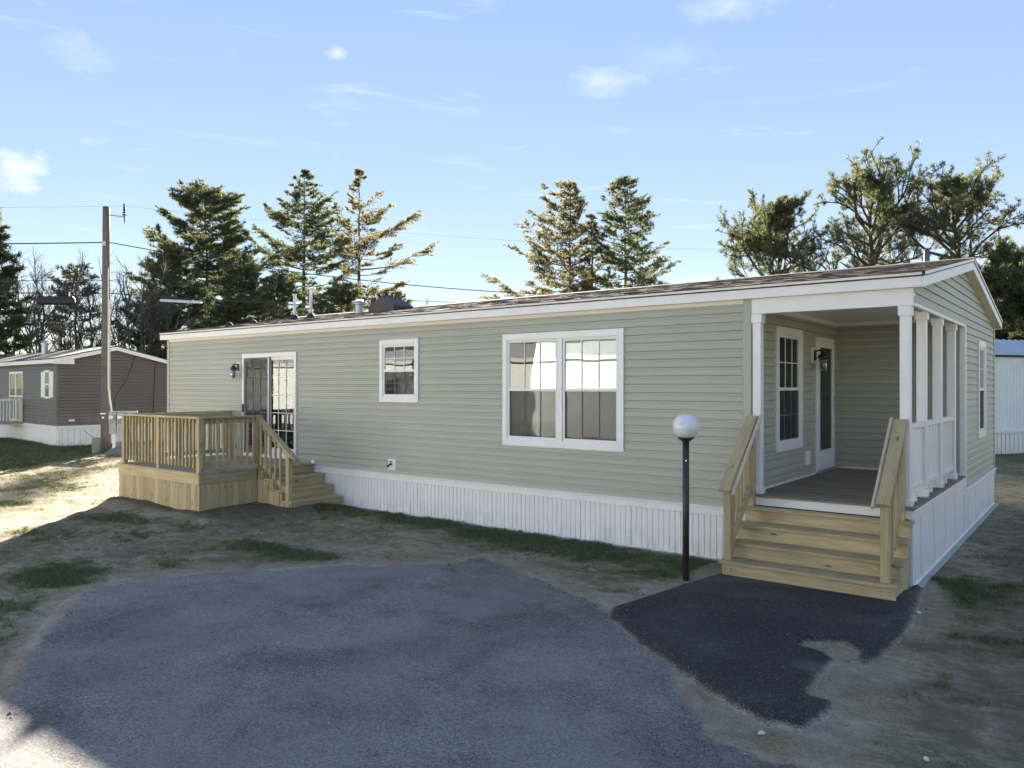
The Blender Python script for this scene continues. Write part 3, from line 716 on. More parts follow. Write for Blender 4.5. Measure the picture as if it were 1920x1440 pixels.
box('frieze_trim', home, 'cream_soffit', XL + .05, XR - .088, -.026, .003, 3.312, 3.372, .004)
for u0, u1 in ((XL - .018, XL + .088), (XR - .09, XR + .018)):
    box('corner_trim', home, 'sage_vinyl', u0, u1, -.026, .09, ZS - .01, 3.372, .005)
# end wall on the porch side
def rake(zz, y_in=.0):          # y range of the gable at height zz
    lo = (zz - (ZFT - .045)) / SL + YF; return lo, DY - lo
SW = (5.40, 6.34, 1.39, 3.04)
wg = wall_sheet('wall', home, FX1, YP, DY, .60, 3.175, [inset(SW)], 'interior_wall',
                top=None)
MB().prism([(0.0, 3.18), (DY, 3.18), (DY, 3.46), (YRG, 3.46 + SL * YRG), (0.0, 3.46)], .012, .10, 'y').build('gable_wall', 'interior_wall', home, FX1)
siding(wg, FX1, ZS, ZS + CRS * 22, lambda z: (YP + .06, DY - .085), [SW], 'sage_vinyl')
siding(wg, FX1, ZS + CRS * 22, 4.12, lambda z: (max(.02, rake(z)[0]), min(DY - .06, rake(z)[1])), [], 'sage_vinyl', split=(.72, .58))
box('corner_trim', home, 'sage_vinyl', XP - .09, XP + .026, DY - .088, DY + .018, ZS - .01, 3.40, .005)
box('corner_trim', home, 'white_trim', XP - .055, XP + .028, YP - .03, YP + .068, .60, 3.175, .005)
box('gable_edge_trim', home, 'white_trim', XP - .02, XP + .024, -.01, YP + .06, 3.168, 3.2085, .004)
# recess walls
PW = (.905, 2.015, 1.365, 3.088); PD = (2.715, 3.69, .93, 3.033)
wp = wall_sheet('wall', home, FX0, .02, YP, .80, 3.40, [inset(PW), inset(PD, .03)], 'interior_wall')
siding(wp, FX0, FL + .03, 3.30, lambda z: (.05, YP - .035), [PW, PD], 'sage_vinyl')
wb = wall_sheet('wall', home, FYP, 0, XP, .80, 3.40, [], 'interior_wall')
siding(wb, FYP, FL + .03, 3.30, lambda z: (.035, XP - .056), [], 'sage_vinyl')
box('inside_corner_trim', home, 'sage_vinyl', -.005, .034, YP - .034, YP + .005, FL + .02, 3.30, .004)
box('base_trim', home, 'white_trim', .002, .022, .05, 2.70, FL + .001, FL + .034, .004)
box('base_trim', home, 'white_trim', .036, XP - .05, YP - .022, YP - .002, FL + .001, FL + .034, .004)
box('crown_trim', home, 'white_trim', .002, .032, .12, YP, 3.262, 3.329, .004)
box('crown_trim', home, 'white_trim', .034, XP - .11, YP - .032, YP - .002, 3.262, 3.329, .004)
# far walls and floor
wall_sheet('wall', home, frame(XL, DY, -90), 0, DY, .60, 3.40, [], 'sage_vinyl')
MB().prism([(0, 3.41), (DY, 3.41), (DY, 3.46), (YRG, 3.46 + SL * YRG), (0, 3.46)], XL, XL + .1, 'x').build('gable_wall', 'sage_vinyl', home)
wall_sheet('wall', home, frame(0, DY, 180), -XP, -XL, .60, 3.40, [], 'sage_vinyl')
MB().box(XL + .1, XR - .1, .1, DY - .1, .72, .78).box(0, XP - .1, YP + .11, DY - .1, .72, .78).build('floor', 'interior_floor', home)
MB().box(XL + .1, XR - .1, .1, DY - .1, 3.2, 3.24).box(0, XP - .1, YP + .11, DY - .1, 3.2, 3.24).box(-8.2, -8.1, .11, DY - .1, .78, 3.2).box(-.4, -.3, 4.2, DY - .1, .78, 3.2).build('inner_wall', 'interior_wall', home)
# windows and doors
window(home, F0, *WSM[:2], *WSM[2:], blind=True, grid=(3, 2), lowgrid=True)
window(home, F0, *WBG[:2], *WBG[2:], sashes=2, cas=.085, grid=(3, 1), lowgrid=True)
window(home, FX0, *PW[:2], *PW[2:], cas=.085, blind=False, grid=(3, 2))
window(home, FX1, *SW[:2], *SW[2:], cas=.085, blind=False, grid=(2, 2))
def sliding_door():
    u0, u1, z0, z1 = DOOR; t = .055; fr = F0
    m = MB().box(u0, u0 + t, -.045, .06, z0, z1, .003).box(u1 - t, u1, -.045, .06, z0, z1, .003).box(u0 + t, u1 - t, -.046, .06, z1 - t * 1.5, z1 + .001, .003).box(u0 + t, u1 - t, -.05, .06, z0, z0 + .06, .003)
    D = m.build('sliding_door', 'white_trim', home, fr)
    um = (u0 + u1) / 2
    for k, (a, b, y) in enumerate(((u0 + t, um + .03, -.016), (um - .03, u1 - t, .012))):
        f = MB().box(a, a + .065, y - .018, y + .018, z0 + .06, z1 - .08, .003).box(b - .065, b, y - .018, y + .018, z0 + .06, z1 - .08, .003).box(a + .06, b - .06, y - .017, y + .017, z1 - .15, z1 - .08, .003).box(a + .06, b - .06, y - .017, y + .017, z0 + .06, z0 + .21, .003)
        P = f.build('door_panel', 'white_vinyl' if k else 'white_trim', D, fr)
        g0, g1, q0, q1 = a + .065, b - .065, z0 + .21, z1 - .15
        box('glass_pane', D, 'window_glass', g0 - .002, g1 + .002, y - .002, y + .002, q0 - .002, q1 + .002, 0, fr)
        for q in range(1, 3):
            u = g0 + (g1 - g0) * q / 3; box('muntin', D, 'white_vinyl', u - .008, u + .008, y - .012, y - .004, q0, q1, .001, fr)
        for q in range(1, 5):
            zq = q0 + (q1 - q0) * q / 5; box('muntin', D, 'white_vinyl', g0, g1, y - .011, y - .005, zq - .008, zq + .008, .001, fr)
    box('insect_screen', D, 'insect_screen', u0 + t + .03, um - .01, -.0385, -.038, z0 + .07, z1 - .09, 0, fr)
    for a, b in ((u0 + t + .002, u0 + t + .034), (um - .012, um + .024)): box('screen_rail', D, 'white_trim' if a > um - .1 else 'grey_box', a, b, -.044, -.034, z0 + .062, z1 - .084, .002, fr)
    box('screen_edge', D, 'black_metal', um + .026, um + .046, -.034, -.020, z0 + .062, z1 - .084, .002, fr)
    box('door_handle', D, 'black_metal', u0 + t - .028, u0 + t + .022, -.075, -.045, z0 + .93, z0 + 1.10, .008, fr)
    # drapes hanging inside
    dr = MB(); n = 40
    for side0, side1 in ((u0 + .12, um - .35),):
        pts = [(side0 + (side1 - side0) * i / n, .16 + .025 * math.sin(i * 1.9)) for i in range(n + 1)]
        for (a, ya), (b, yb) in zip(pts, pts[1:]): dr.quad((a, ya, z0 + .1), (b, yb, z0 + .1), (b, yb, z1 - .1), (a, ya, z1 - .1))
    dr.build('curtain', 'blind_white', D, fr)
sliding_door()
def storm_door():
    u0, u1, z0, z1 = PD; fr = FX0; t = .055
    D = MB().box(u0, u0 + t, -.035, .06, z0, z1, .003).box(u1 - t, u1, -.035, .06, z0, z1, .003).box(u0 + t, u1 - t, -.036, .06, z1 - t, z1, .003).build('storm_door', 'white_trim', home, fr)
    a, b = u0 + t + .004, u1 - t - .004; q0, q1 = z0 + .03, z1 - t - .004
    MB().box(a, a + .085, -.045, -.008, q0, q1, .004).box(b - .085, b, -.045, -.008, q0, q1, .004).box(a + .08, b - .08, -.044, -.008, q1 - .10, q1, .004).box(a + .08, b - .08, -.044, -.008, q0, q0 + .30, .004).build('door_leaf', 'door_paint', D, fr)
    box('kick_panel', D, 'door_paint', a + .11, b - .11, -.050, -.042, q0 + .06, q0 + .25, .004, fr)
    box('glass_pane', D, 'window_glass', a + .083, b - .083, -.030, -.026, q0 + .298, q1 - .098, 0, fr)
    box('inner_door', D, 'blind_white', a, b, .02, .055, q0, q1, .003, fr)
    h = MB().tube([(b - .04, -.045, z0 + 1.02), (b - .04, -.085, z0 + 1.03), (b - .04, -.09, z0 + 1.13), (b - .04, -.045, z0 + 1.14)], .009, 8)
    h.box(b - .055, b - .025, -.052, -.045, z0 + .98, z0 + 1.18, .004); h.build('door_handle', 'galvanised', D, fr)
    box('threshold', D, 'galvanised', u0 + .02, u1 - .02, -.09, .02, z0 - .02, z0 + .028, .004, fr)
storm_door()
wall_lamp(home, F0, -11.28, 2.66, .16)
wall_lamp(home, FX0, 2.56, 2.74, .17)
box('outlet_cover', home, 'white_trim', -.002 + .002, .05, 2.19, 2.36, 1.09, 1.30, .008)
box('outlet_cover', home, 'white_trim', -8.76, -8.66, -.06, -.002, .735, .815, .006)
fa = box('faucet_box', home, 'white_trim', -6.62, -6.42, -.028, -.002, .765, .965, .006)
MB().tube([(-6.52, -.028, .87), (-6.52, -.075, .87), (-6.54, -.105, .845), (-6.545, -.11, .815)], [.014, .014, .013, .012], 8).tube([(-6.52, -.05, .87), (-6.52, -.05, .915)], .007, 6).lathe([(.005, 0), (.03, .002), (.032, .010), (.005, .014)], 10, (-6.52, -.05, .912)).tube([(-6.57, -.03, .86), (-6.575, -.05, .845), (-6.57, -.05, .82)], .012, 6).build('faucet', 'black_metal', fa)

# roof: fascia, soffit, shingles in stepped courses
roof = MB()
for s_ in (0, 1):
    y0 = YF - .012 if s_ == 0 else DY - YF + .012
    za = ZFT + .004; zb = ZFT + .004 + SL * (YRG - (YF - .012))
    p = [(y0, za - .05), (y0, za), (YRG, zb), (YRG, zb - .05)]
    roof.prism(p if s_ else p[::-1], XRL - .008, XRR + .008, 'x')
roof = roof.build('roof', 'far_roof', home)
def shingles():
    rs = np.random.RandomState(2); V = []; F = []
    Ls = math.hypot(YRG - YF, ZRG - ZFT); n = int(Ls / .142); ex = Ls / n; c, s_ = (YRG - YF) / Ls, (ZRG - ZFT) / Ls
    for side in (0, 1):
        for i in range(n):
            x = XRL - .02 - rs.rand() * .2
            while x < XRR + .02:
                w = rs.choice([.11, .16, .22, .3]); x1 = min(x + w, XRR + .02); xa = max(x, XRL - .015)
                up = .003 + rs.choice([0, .003, .004]); d0 = i * ex - .012 * rs.rand(); d1 = (i + 1) * ex + .03
                if x1 - xa > .01:
                    b = len(V)
                    for xx in (xa, x1 - .002):
                        for d, h in ((d0, 0.004), (d0, up + .006), (d1, .004 + .002)):
                            yy = YF - .022 + c * d - s_ * h; zz = ZFT + .004 + s_ * d + c * h - .003
                            V.append((xx, yy if side == 0 else DY - yy, zz))
                    q = [(b, b + 3, b + 4, b + 1), (b + 1, b + 4, b + 5, b + 2)]
                    F += q if side == 0 else [t[::-1] for t in q]
                x += w
    me = mesh_np('shingles', V, F, 'shingle'); o = tag(link(bpy.data.objects.new('shingles', me), roof), kind='stuff')
    for k in range(int((XRR - XRL) / .22)):
        xa = XRL - .01 + k * .22
        pass
shingles()
MB().prism([(YRG - .15, ZRG - .010), (YRG, ZRG + .028), (YRG + .15, ZRG - .010), (YRG + .15, ZRG - .016), (YRG, ZRG + .02), (YRG - .15, ZRG - .016)], XRL - .016, XRR + .016, 'x').build('ridge_cap', 'shingle', roof)
for yy, w in ((YF, 1), (DY - YF, -1)):
    box('fascia', home, 'white_trim', XRL, XRR - .022, yy, yy + w * .02, ZE, ZFT - .012, .003)
    box('drip_edge', home, 'white_trim', XRL, XRR - .022, yy - w * .014, yy + w * .01, ZFT - .030, ZFT + .002, .003)
    box('soffit', home, 'cream_soffit', XRL, XRR - .022, yy + w * .021, yy + w * .084, ZE + .006, ZE + .02, .001)
for X0, w in ((XRR, -1), (XRL, 1)):
    for a, b in ((YF - .002, YRG), (DY - YF + .002, YRG)):
        d = lambda yq: ZFT + .003 + SL * ((yq - YF) if a < YRG else (DY - YF - yq))
        poly = [(a, d(a) - .165), (a, d(a) - .002), (b, d(b) - .002), (b, d(b) - .165)]
        MB().prism(poly if (a < YRG) else poly[::-1], X0 - .020 if w < 0 else X0, X0 if w < 0 else X0 + .020, 'x').build('rake_board', 'white_trim', home)
        poly = [(a, d(a) - .034), (a, d(a) + .004), (b, d(b) + .004), (b, d(b) - .034)]
        MB().prism(poly if (a < YRG) else poly[::-1], X0 + .001 if w < 0 else X0 - .010, X0 + .010 if w < 0 else X0 - .001, 'x').build('drip_edge', 'white_trim', home)
        poly = [(a, d(a) - .150), (a, d(a) - .14), (b, d(b) - .14), (b, d(b) - .150)]
        xs = (XP + .003, X0 - .022) if w < 0 else (X0 + .022, XL - .003)
        MB().prism(poly if (a < YRG) else poly[::-1], *xs, 'x').build('soffit', 'cream_soffit', home)
        if w < 0:     # small return that closes the eave at the corner
            yy = a + (.004 if a < YRG else -.004)
            MB().box(XP + .003, X0 - .022, yy, yy + (.09 if a < YRG else -.09), ZE + .001, ZE + .012).build('eave_return', 'white_trim', home)
# roof vents
def rz(y): return ZFT + SL * (y - YF)
for (x, y, h, hook) in ((-12.35, 2.2, .62, False), (-11.45, 2.0, .70, True)):
    z0 = rz(y); pts = [(x, y, z0 - .05), (x, y, z0 + h)]
    if hook: pts = pts[:1] + [(x, y, z0 + h - .06)] + [(x + .075 - .075 * math.cos(q), y - .0, z0 + h - .06 + .075 * math.sin(q)) for q in (.5, 1.05, 1.57, 2.1, 2.65)] + [(x + .15, y, z0 + h - .08), (x + .15, y, z0 + h - .12)]
    v = MB().tube(pts, .036, 12).build('vent_pipe', 'pvc_white', home, None, True)
    MB().lathe([(.13, -.02), (.11, .03), (.065, .09), (.044, .12)], 14, (x, y, z0)).build('pipe_boot', 'dark_rubber', v, None, True)
    if not hook: MB().lathe([(.037, -.03), (.05, -.02), (.05, .012), (.037, .012)], 12, (x, y, z0 + h)).build('pipe_cap', 'pvc_white', v, None, True)
v = MB().lathe([(.10, -.05), (.10, .20), (.115, .21), (.115, .25), (.13, .26), (.13, .30), (.03, .33)], 16, (-10.35, 2.55, rz(2.55))).build('flue_cap', 'galvanised', home, None, False)
y = 2.75; z = rz(y)
MB().prism([(-10.15, z - .03), (-10.15, z + .12), (-9.72, z + .34), (-9.30, z + .12), (-9.30, z - .03)], y - .1, y + .55, 'y').build('roof_vent_hood', 'roof_vent_brown', home)
for x, y in ((-12.9, 1.4), (-13.3, 1.0)):
    MB().lathe([(.10, -.02), (.085, .05), (.05, .09), (.02, .10)], 12, (x, y, rz(y))).build('roof_vent_stub', 'dark_rubber', home, None, True)

# skirting: ribbed vinyl panels between a bottom channel and a top band
def skirt_mesh(w, h, nb=5):
    m = MB(); bw = w / nb
    pts = []
    for i in range(nb): pts += [(i * bw + .002, 0), (i * bw + bw - .013, -.002), (i * bw + bw - .010, .009), (i * bw + bw - .002, .009)]
    pts.append((w, 0))
    for (a, ya), (b, yb) in zip(pts, pts[1:]): m.quad((a, ya, 0), (b, yb, 0), (b, yb, h), (a, ya, h))
    return m.mesh('skirt_panel', 'skirt_vinyl')
PW_ = .425
SKM = {}
def skirt_run(fr, u0, u1, zt, ztrim):
    n = max(1, round((u1 - u0) / PW_)); w = (u1 - u0) / n; key = (round(w, 4), zt)
    if key not in SKM: SKM[key] = skirt_mesh(w, zt - .02)
    for i in range(n): link(bpy.data.objects.new('skirt_panel', SKM[key]), home, fr @ Matrix.Translation((u0 + i * w, -.004 - .002 * (i % 2), .015)))
    box('skirt_channel', home, 'white_trim', u0, u1, -.024, .016, -.01, .036, .003, fr)
    box('skirt_backing', home, 'dark_rubber', u0, u1, .02, .05, -.05, zt, 0, fr)
skirt_run(F0, XL, XR - .02, .60, ZS); skirt_run(F0, XR, XP - .03, .76, .77)
skirt_run(FX1, .03, YP - .02, .76, .77); skirt_run(FX1, YP, DY, .60, ZS)
box('skirt_trim', home, 'white_trim', XL - .01, XR + .03, -.032, .0, .582, .676, .004); box('skirt_trim', home, 'white_trim', XL - .01, XR + .03, -.048, .0, .677, .700, .006)
box('skirt_trim', home, 'white_trim', XP, XP + .032, YP + .03, DY + .01, .582, .676, .004); box('skirt_trim', home, 'white_trim', XP, XP + .048, YP + .03, DY + .02, .677, .700, .006)
box('skirt_corner', home, 'skirt_vinyl', XP - .032, XP + .010, -.012, .03, .0, .775, .004); box('skirt_corner', home, 'skirt_vinyl', XP - .03, XP + .012, DY - .03, DY + .012, .0, .60, .004)
box('skirt_corner', home, 'skirt_vinyl', XR - .032, XR + .002, -.014, .03, .0, .585, .004)
box('skirt_footing', home, 'concrete', XP + .004, XP + .085, -.06, DY + .05, -.06, .022, .01); box('skirt_footing', home, 'concrete', XL, XR - .1, -.075, -.002, -.06, .012, .006)

# porch: floor, band, beam, ceiling, posts, railing
nb = 28
for i in range(nb):
    y0 = -.055 + (YP + .045) * i / nb; y1 = -.055 + (YP + .045) * (i + 1) / nb - .005
    board('porch_board', home, (.024, (y0 + y1) / 2, FL - .013), (XP + .03, (y0 + y1) / 2, FL - .013), y1 - y0, .026, 'grey_decking', c=.003)
box('porch_band', home, 'white_trim', XR + .02, XP + .02, -.030, .0, .772, FL - .027, .004)
box('porch_band', home, 'white_trim', XP, XP + .030, .002, YP, .772, FL - .027, .004)
box('porch_beam', home, 'white_trim', XR + .02, XP + .012, -.020, .10, 3.176, 3.372, .004)
box('porch_beam', home, 'white_trim', XP - .11, XP - .002, .102, YP, 3.196, 3.372, .004)
MB().box(.002, XP - .112, .102, YP - .002, 3.33, 3.345).build('porch_ceiling', 'white_vinyl', home)
def post(x0, y0, z0, z1):
    w = .108
    P = box('porch_post', home, 'white_trim', x0, x0 + w, y0, y0 + w, z0, z1, .006)
    box('post_cap', P, 'white_trim', x0 - .016, x0 + w + .016, y0 - .016, y0 + w + .016, z1 - .115, z1 - .001, .006)
    b = .018
    box('post_base', P, 'white_trim', x0 - b, x0 + w + b, y0 - b, y0 + w + b, z0 + .001, z0 + .085, .010)
PYS = [-.004, .955, 2.065, 3.235]
post(.026, -.004, FL, 3.176)
for y in PYS: post(1.722, y, FL, 3.176 if y < .05 else 3.196)
for a, b in zip(PYS, PYS[1:]):
    y0, y1 = a + .108, b; x = 1.776
    Rl = box('railing', home, 'white_trim', x - .038, x + .038, y0, y1, 1.775, 1.835, .006)
    box('bottom_rail', Rl, 'white_trim', x - .025, x + .025, y0, y1, 1.045, 1.115, .005)
    box('rail_block', Rl, 'white_trim', x - .025, x + .025, (y0 + y1) / 2 - .03, (y0 + y1) / 2 + .03, FL, 1.045, .004)
    n = 9
    for k in range(n):
        yy = y0 + (y1 - y0) * (k + .5) / n; box('baluster', Rl, 'white_vinyl', x - .018, x + .018, yy - .018, yy + .018, 1.115, 1.775, .003)
    for yy in (y0 + .02, y1 - .02):
        box('rail_bracket', Rl, 'white_trim', x - .046, x + .046, yy - .02, yy + .02, 1.762, 1.842, .004)

# ------------------------------------------------------------------ porch steps
st = thing('porch_steps', 'new yellow pine steps with two railings leading up to the corner porch', 'steps', (.92, -.5, .05))
SX0, SX1 = -.045, 1.885
TZ = [.215, .398, .581, .764]; TY = [-.905, -.665, -.425, -.185]
for i, (z, y) in enumerate(zip(TZ, TY)):
    d = .268 if i < 3 else .14
    board('tread', st, (SX0, y + d / 2, z - .019), (SX1, y + d / 2, z - .019), d, .038, up=(0, 0, 1))
    zb = (TZ[i - 1] if i else .02); 
    board('riser', st, (SX0 + .03, y + .042, (zb + z - .038) / 2), (SX1 - .03, y + .042, (zb + z - .038) / 2), z - .038 - zb - .001, .026, up=(0, -1, 0))
for x in (SX0 + .075, (SX0 + SX1) / 2, SX1 - .075):
    pl = [(TY[0] + .06, .02)]
    for z, y in zip(TZ, TY): pl += [(y + .06, z - .04), (y + .30 if z < .7 else -.06, z - .04)]
    pl += [(-.06, .02)]
    MB().prism([(a, b) for a, b in pl], x - .019, x + .019, 'x').build('stringer', 'pine_lumber', st)
for x, xi in ((.035, 1), (1.742, -1)):
    yb, yt = -.80, -.065
    pb = board('rail_post', st, (x, yb, TZ[0]), (x, yb, 1.035), .089, .089, up=(0, 1, 0))
    board('rail_post', st, (x, yt, TZ[3]), (x, yt, 1.80), .089, .089, up=(0, 1, 0))
    s0, s1 = Vector((x, -.935, 1.035)), Vector((x, -.02, 1.885)); sl = (s1 - s0)
    board('cap_rail', st, s0, s1, .135, .036)
    o = Vector((0, .03, -.075)); board('top_rail', st, s0 + o + sl * .12, s1 + o - sl * .1, .036, .085)
    k0, k1 = Vector((x, yb + .045, .345)), Vector((x, yt - .045, .995)); board('bottom_rail', st, k0, k1, .036, .085)
    for q in range(5):
        t = (q + .6) / 5.2; yy = yb + .05 + (yt - yb - .1) * t; zt = s0.z + sl.z * ((yy - s0.y) / sl.y) - .03; zl = k0.z + (k1.z - k0.z) * ((yy - k0.y) / (k1.y - k0.y)) - .04
        xo = x - xi * .036
        board('baluster', st, (xo, yy, zl), (xo, yy, zt - .02), .034, .034, up=(0, 1, 0))
    # round grab rail on the inner side
    xg = x + xi * .098
    a, b = Vector((xg, -.93, 1.0)), Vector((xg + xi * .005, .0, 1.90))
    d = (b - a).normalized(); yv = Vector((0, 0, 1)).cross(d).normalized(); zv = d.cross(yv); Lg = (b - a).length; m = (a + b) / 2
    g = MB().tube([(-Lg / 2, 0, 0), (Lg / 2, 0, 0)], .021, 12).build('grab_rail', 'dowel_wood', st, Matrix(((d.x, yv.x, zv.x, m.x), (d.y, yv.y, zv.y, m.y), (d.z, yv.z, zv.z, m.z), (0, 0, 0, 1))), False)
    for t in (.18, .80):
        p = a + (b - a) * t; MB().tube([p + Vector((0, 0, -.02)), p + Vector((-xi * .02, 0, -.06)), p + Vector((-xi * .07, 0, -.05))], .007, 6).build('rail_bracket', 'black_metal', g)
for x in (.02, .09, 1.72, 1.80):
    for z in (.09, .13): MB().tube([(x, TY[0] + .029, z), (x, TY[0] + .026, z)], .006, 8).build('screw_head', 'black_metal', st)

# ------------------------------------------------------------------ side deck
dk_ = thing('wooden_deck', 'raised pine deck with baluster railing and side steps below the sliding door', 'deck', (-10.3, -1.2, .04))
DX0, DX1, DYF, DZ = -11.78, -8.86, -2.36, .752
n = 17
for i in range(n):
    y0 = DYF - .02 + (-.03 - DYF + .02) * i / n; y1 = DYF - .02 + (-.03 - DYF + .02) * (i + 1) / n - .006
    x1 = DX1 + .02 if (y0 + y1) / 2 < -1.20 else -8.68
    board('deck_board', dk_, (DX0 - .02, (y0 + y1) / 2, DZ - .013), (x1, (y0 + y1) / 2, DZ - .013), y1 - y0, .026, 'deck_lumber', c=.003)
for p0, p1, u in (((DX0, DYF + .018, .635), (DX1, DYF + .018, .635), (0, -1, 0)), ((DX1 - .018, DYF + .037, .635), (DX1 - .018, -1.2, .635), (1, 0, 0)), ((DX0 + .018, DYF + .037, .635), (DX0 + .018, -.04, .635), (-1, 0, 0))):
    board('rim_board', dk_, p0, p1, .180, .036, up=u)
def planks(p0, p1, nrm, w, z1=.545, zlow=-.06):
    p0, p1 = Vector(p0), Vector(p1); L = (p1 - p0).length; k = max(1, round(L / w)); d = (p1 - p0) / k; r_ = random.Random(4)
    for i in range(k):
        c = p0 + d * (i + .5); gap = .004 + .003 * r_.random()
        board('skirt_plank', dk_, (c.x, c.y, zlow), (c.x, c.y, z1 + r_.uniform(-.004, .003)), d.length - gap, .018 + .002 * r_.random(), up=nrm, c=.002)
planks((DX0, DYF + .024, 0), (DX1, DYF + .024, 0), (0, -1, 0), .137)
planks((DX1 - .024, DYF + .01, 0), (DX1 - .024, -.9, 0), (1, 0, 0), .137)
planks((DX0 + .024, DYF + .01, 0), (DX0 + .024, -.05, 0), (-1, 0, 0), .137)
MB().box(DX0 + .05, DX1 - .06, DYF + .06, -.06, -.05, .50).build('deck_joists', 'deck_lumber', dk_)
RZ = 1.722
def drail(p0, p1, posts, n, inward):
    p0, p1 = Vector(p0), Vector(p1); d = (p1 - p0).normalized(); iw = Vector(inward)
    up = Vector((0, 0, 1))
    a = .02
    board('cap_rail', dk_, p0 + up * (RZ - .018) - d * .06, p1 + up * (RZ - .018) + d * .06, .115, .036)
    board('top_rail', dk_, p0 + up * (RZ - .085) + iw * .04, p1 + up * (RZ - .085) + iw * .04, .034, .088)
    board('bottom_rail', dk_, p0 + up * (DZ + .115) + iw * .04, p1 + up * (DZ + .115) + iw * .04, .034, .088)
    for q in posts:
        c = p0 + (p1 - p0) * q
        board('rail_post', dk_, (c.x, c.y, DZ), (c.x, c.y, RZ - .037), .089, .089, up=iw)
        cc = c + iw * .045
    for k in range(n):
        c = p0 + (p1 - p0) * ((k + .7) / (n + .4))
        if any(abs((c - (p0 + (p1 - p0) * q)).length) < .055 for q in posts): continue
        cc = c + iw * .005
        board('baluster', dk_, (cc.x, cc.y, DZ + .068), (cc.x, cc.y, RZ - .042), .034, .034, up=iw)
drail((-11.62, DYF + .055, 0), (DX1 - .05, DYF + .055, 0), (0, .49, 1), 22, (0, 1, 0))
drail((DX1 - .05, DYF + .055, 0), (DX1 - .05, -1.16, 0), (1,), 9, (-1, 0, 0))
drail((-11.62, DYF + .055, 0), (-11.62, -.09, 0), (.5, 1), 18, (1, 0, 0))
# steps beside the house
NX = [-8.37, -8.10, -7.83]; NZ = [.573, .392, .208]
for i, (x, z) in enumerate(zip(NX, NZ)):
    board('tread', dk_, (x - .135, -1.21, z - .018), (x - .135, -.055, z - .018), .29, .036, 'pine_lumber')
    board('riser', dk_, (x - .035, -1.19, z - .038 - .075), (x - .035, -.06, z - .038 - .075), .149 if i < 2 else .22, .024, up=(1, 0, 0))
board('riser', dk_, (-8.705, -1.19, .645), (-8.705, -.06, .645), .149, .024, up=(1, 0, 0))
for yy in (-1.17, -.10):
    pl = [(DX1 + .01, -.05), (DX1 + .01, .72), (-8.72, .72), (-8.72, .535), (-8.42, .535), (-8.42, .354), (-8.15, .354), (-8.15, .17), (-7.88, .17), (-7.88, -.05)]
    MB().prism(pl[::-1], yy - .018, yy + .018, 'y').build('stringer', 'pine_lumber', dk_)
for k, (x0, x1, zt) in enumerate(((-8.84, -8.68, .53), (-8.67, -8.51, .53), (-8.50, -8.34, .35), (-8.33, -8.18, .35), (-8.17, -8.03, .17), (-8.02, -7.88, .17))):
    board('skirt_plank', dk_, ((x0 + x1) / 2, -1.199, -.05), ((x0 + x1) / 2, -1.199, zt), x1 - x0 - .004, .018, up=(0, -1, 0), c=.002)
board('rail_post', dk_, (-7.965, -1.15, .21), (-7.965, -1.15, .985), .089, .089, up=(0, 1, 0))
a, b = Vector((-8.93, -1.15, 1.705)), Vector((-7.74, -1.15, .945)); sl = b - a
board('cap_rail', dk_, a, b, .115, .036)
board('top_rail', dk_, a + Vector((.06, 0, -.105)), b + Vector((-.18, 0, .02)), .034, .088)
board('bottom_rail', dk_, Vector((-8.80, -1.15, .86)), Vector((-8.0, -1.15, .345)), .034, .088)
for k in range(5):
    x = -8.76 + .148 * k; t = (x - a.x) / sl.x; zt = a.z + sl.z * t - .035; zb = .86 + (.345 - .86) * ((x + 8.80) / .8) - .045
    board('baluster', dk_, (x, -1.187, zb), (x, -1.187, zt), .034, .034, up=(0, -1, 0))

# ------------------------------------------------------------------ globe lamp
lp = gp(1286, 1088); lt = thing('globe_lamp_post', 'white globe lamp on a plain black post beside the porch steps', 'lamp post', (lp.x, lp.y, 0))
P = MB().tube([(lp.x, lp.y, -.1), (lp.x, lp.y, 1.66)], .0385, 20).build('post', 'post_paint', lt, None, True)
MB().tube([(lp.x + .02, lp.y - .0345, 1.40), (lp.x + .02, lp.y - .040, 1.40)], .007, 8).build('post_bolt', 'bright_metal', P)
MB().lathe([(.040, -.035), (.052, -.03), (.085, -.006), (.100, .004), (.100, .012), (.08, .014)], 28, (lp.x, lp.y, 1.655)).build('globe_holder', 'post_paint', lt, None, True)
prof = [(.152 * math.sin(q), -.152 * math.cos(q)) for q in [.60 + (math.pi - .62) * i / 22 for i in range(23)]]
MB().lathe(prof, 36, (0, 0, 0)).build('globe', 'opal_globe', lt, Matrix.Translation((lp.x, lp.y, 1.795)), True)

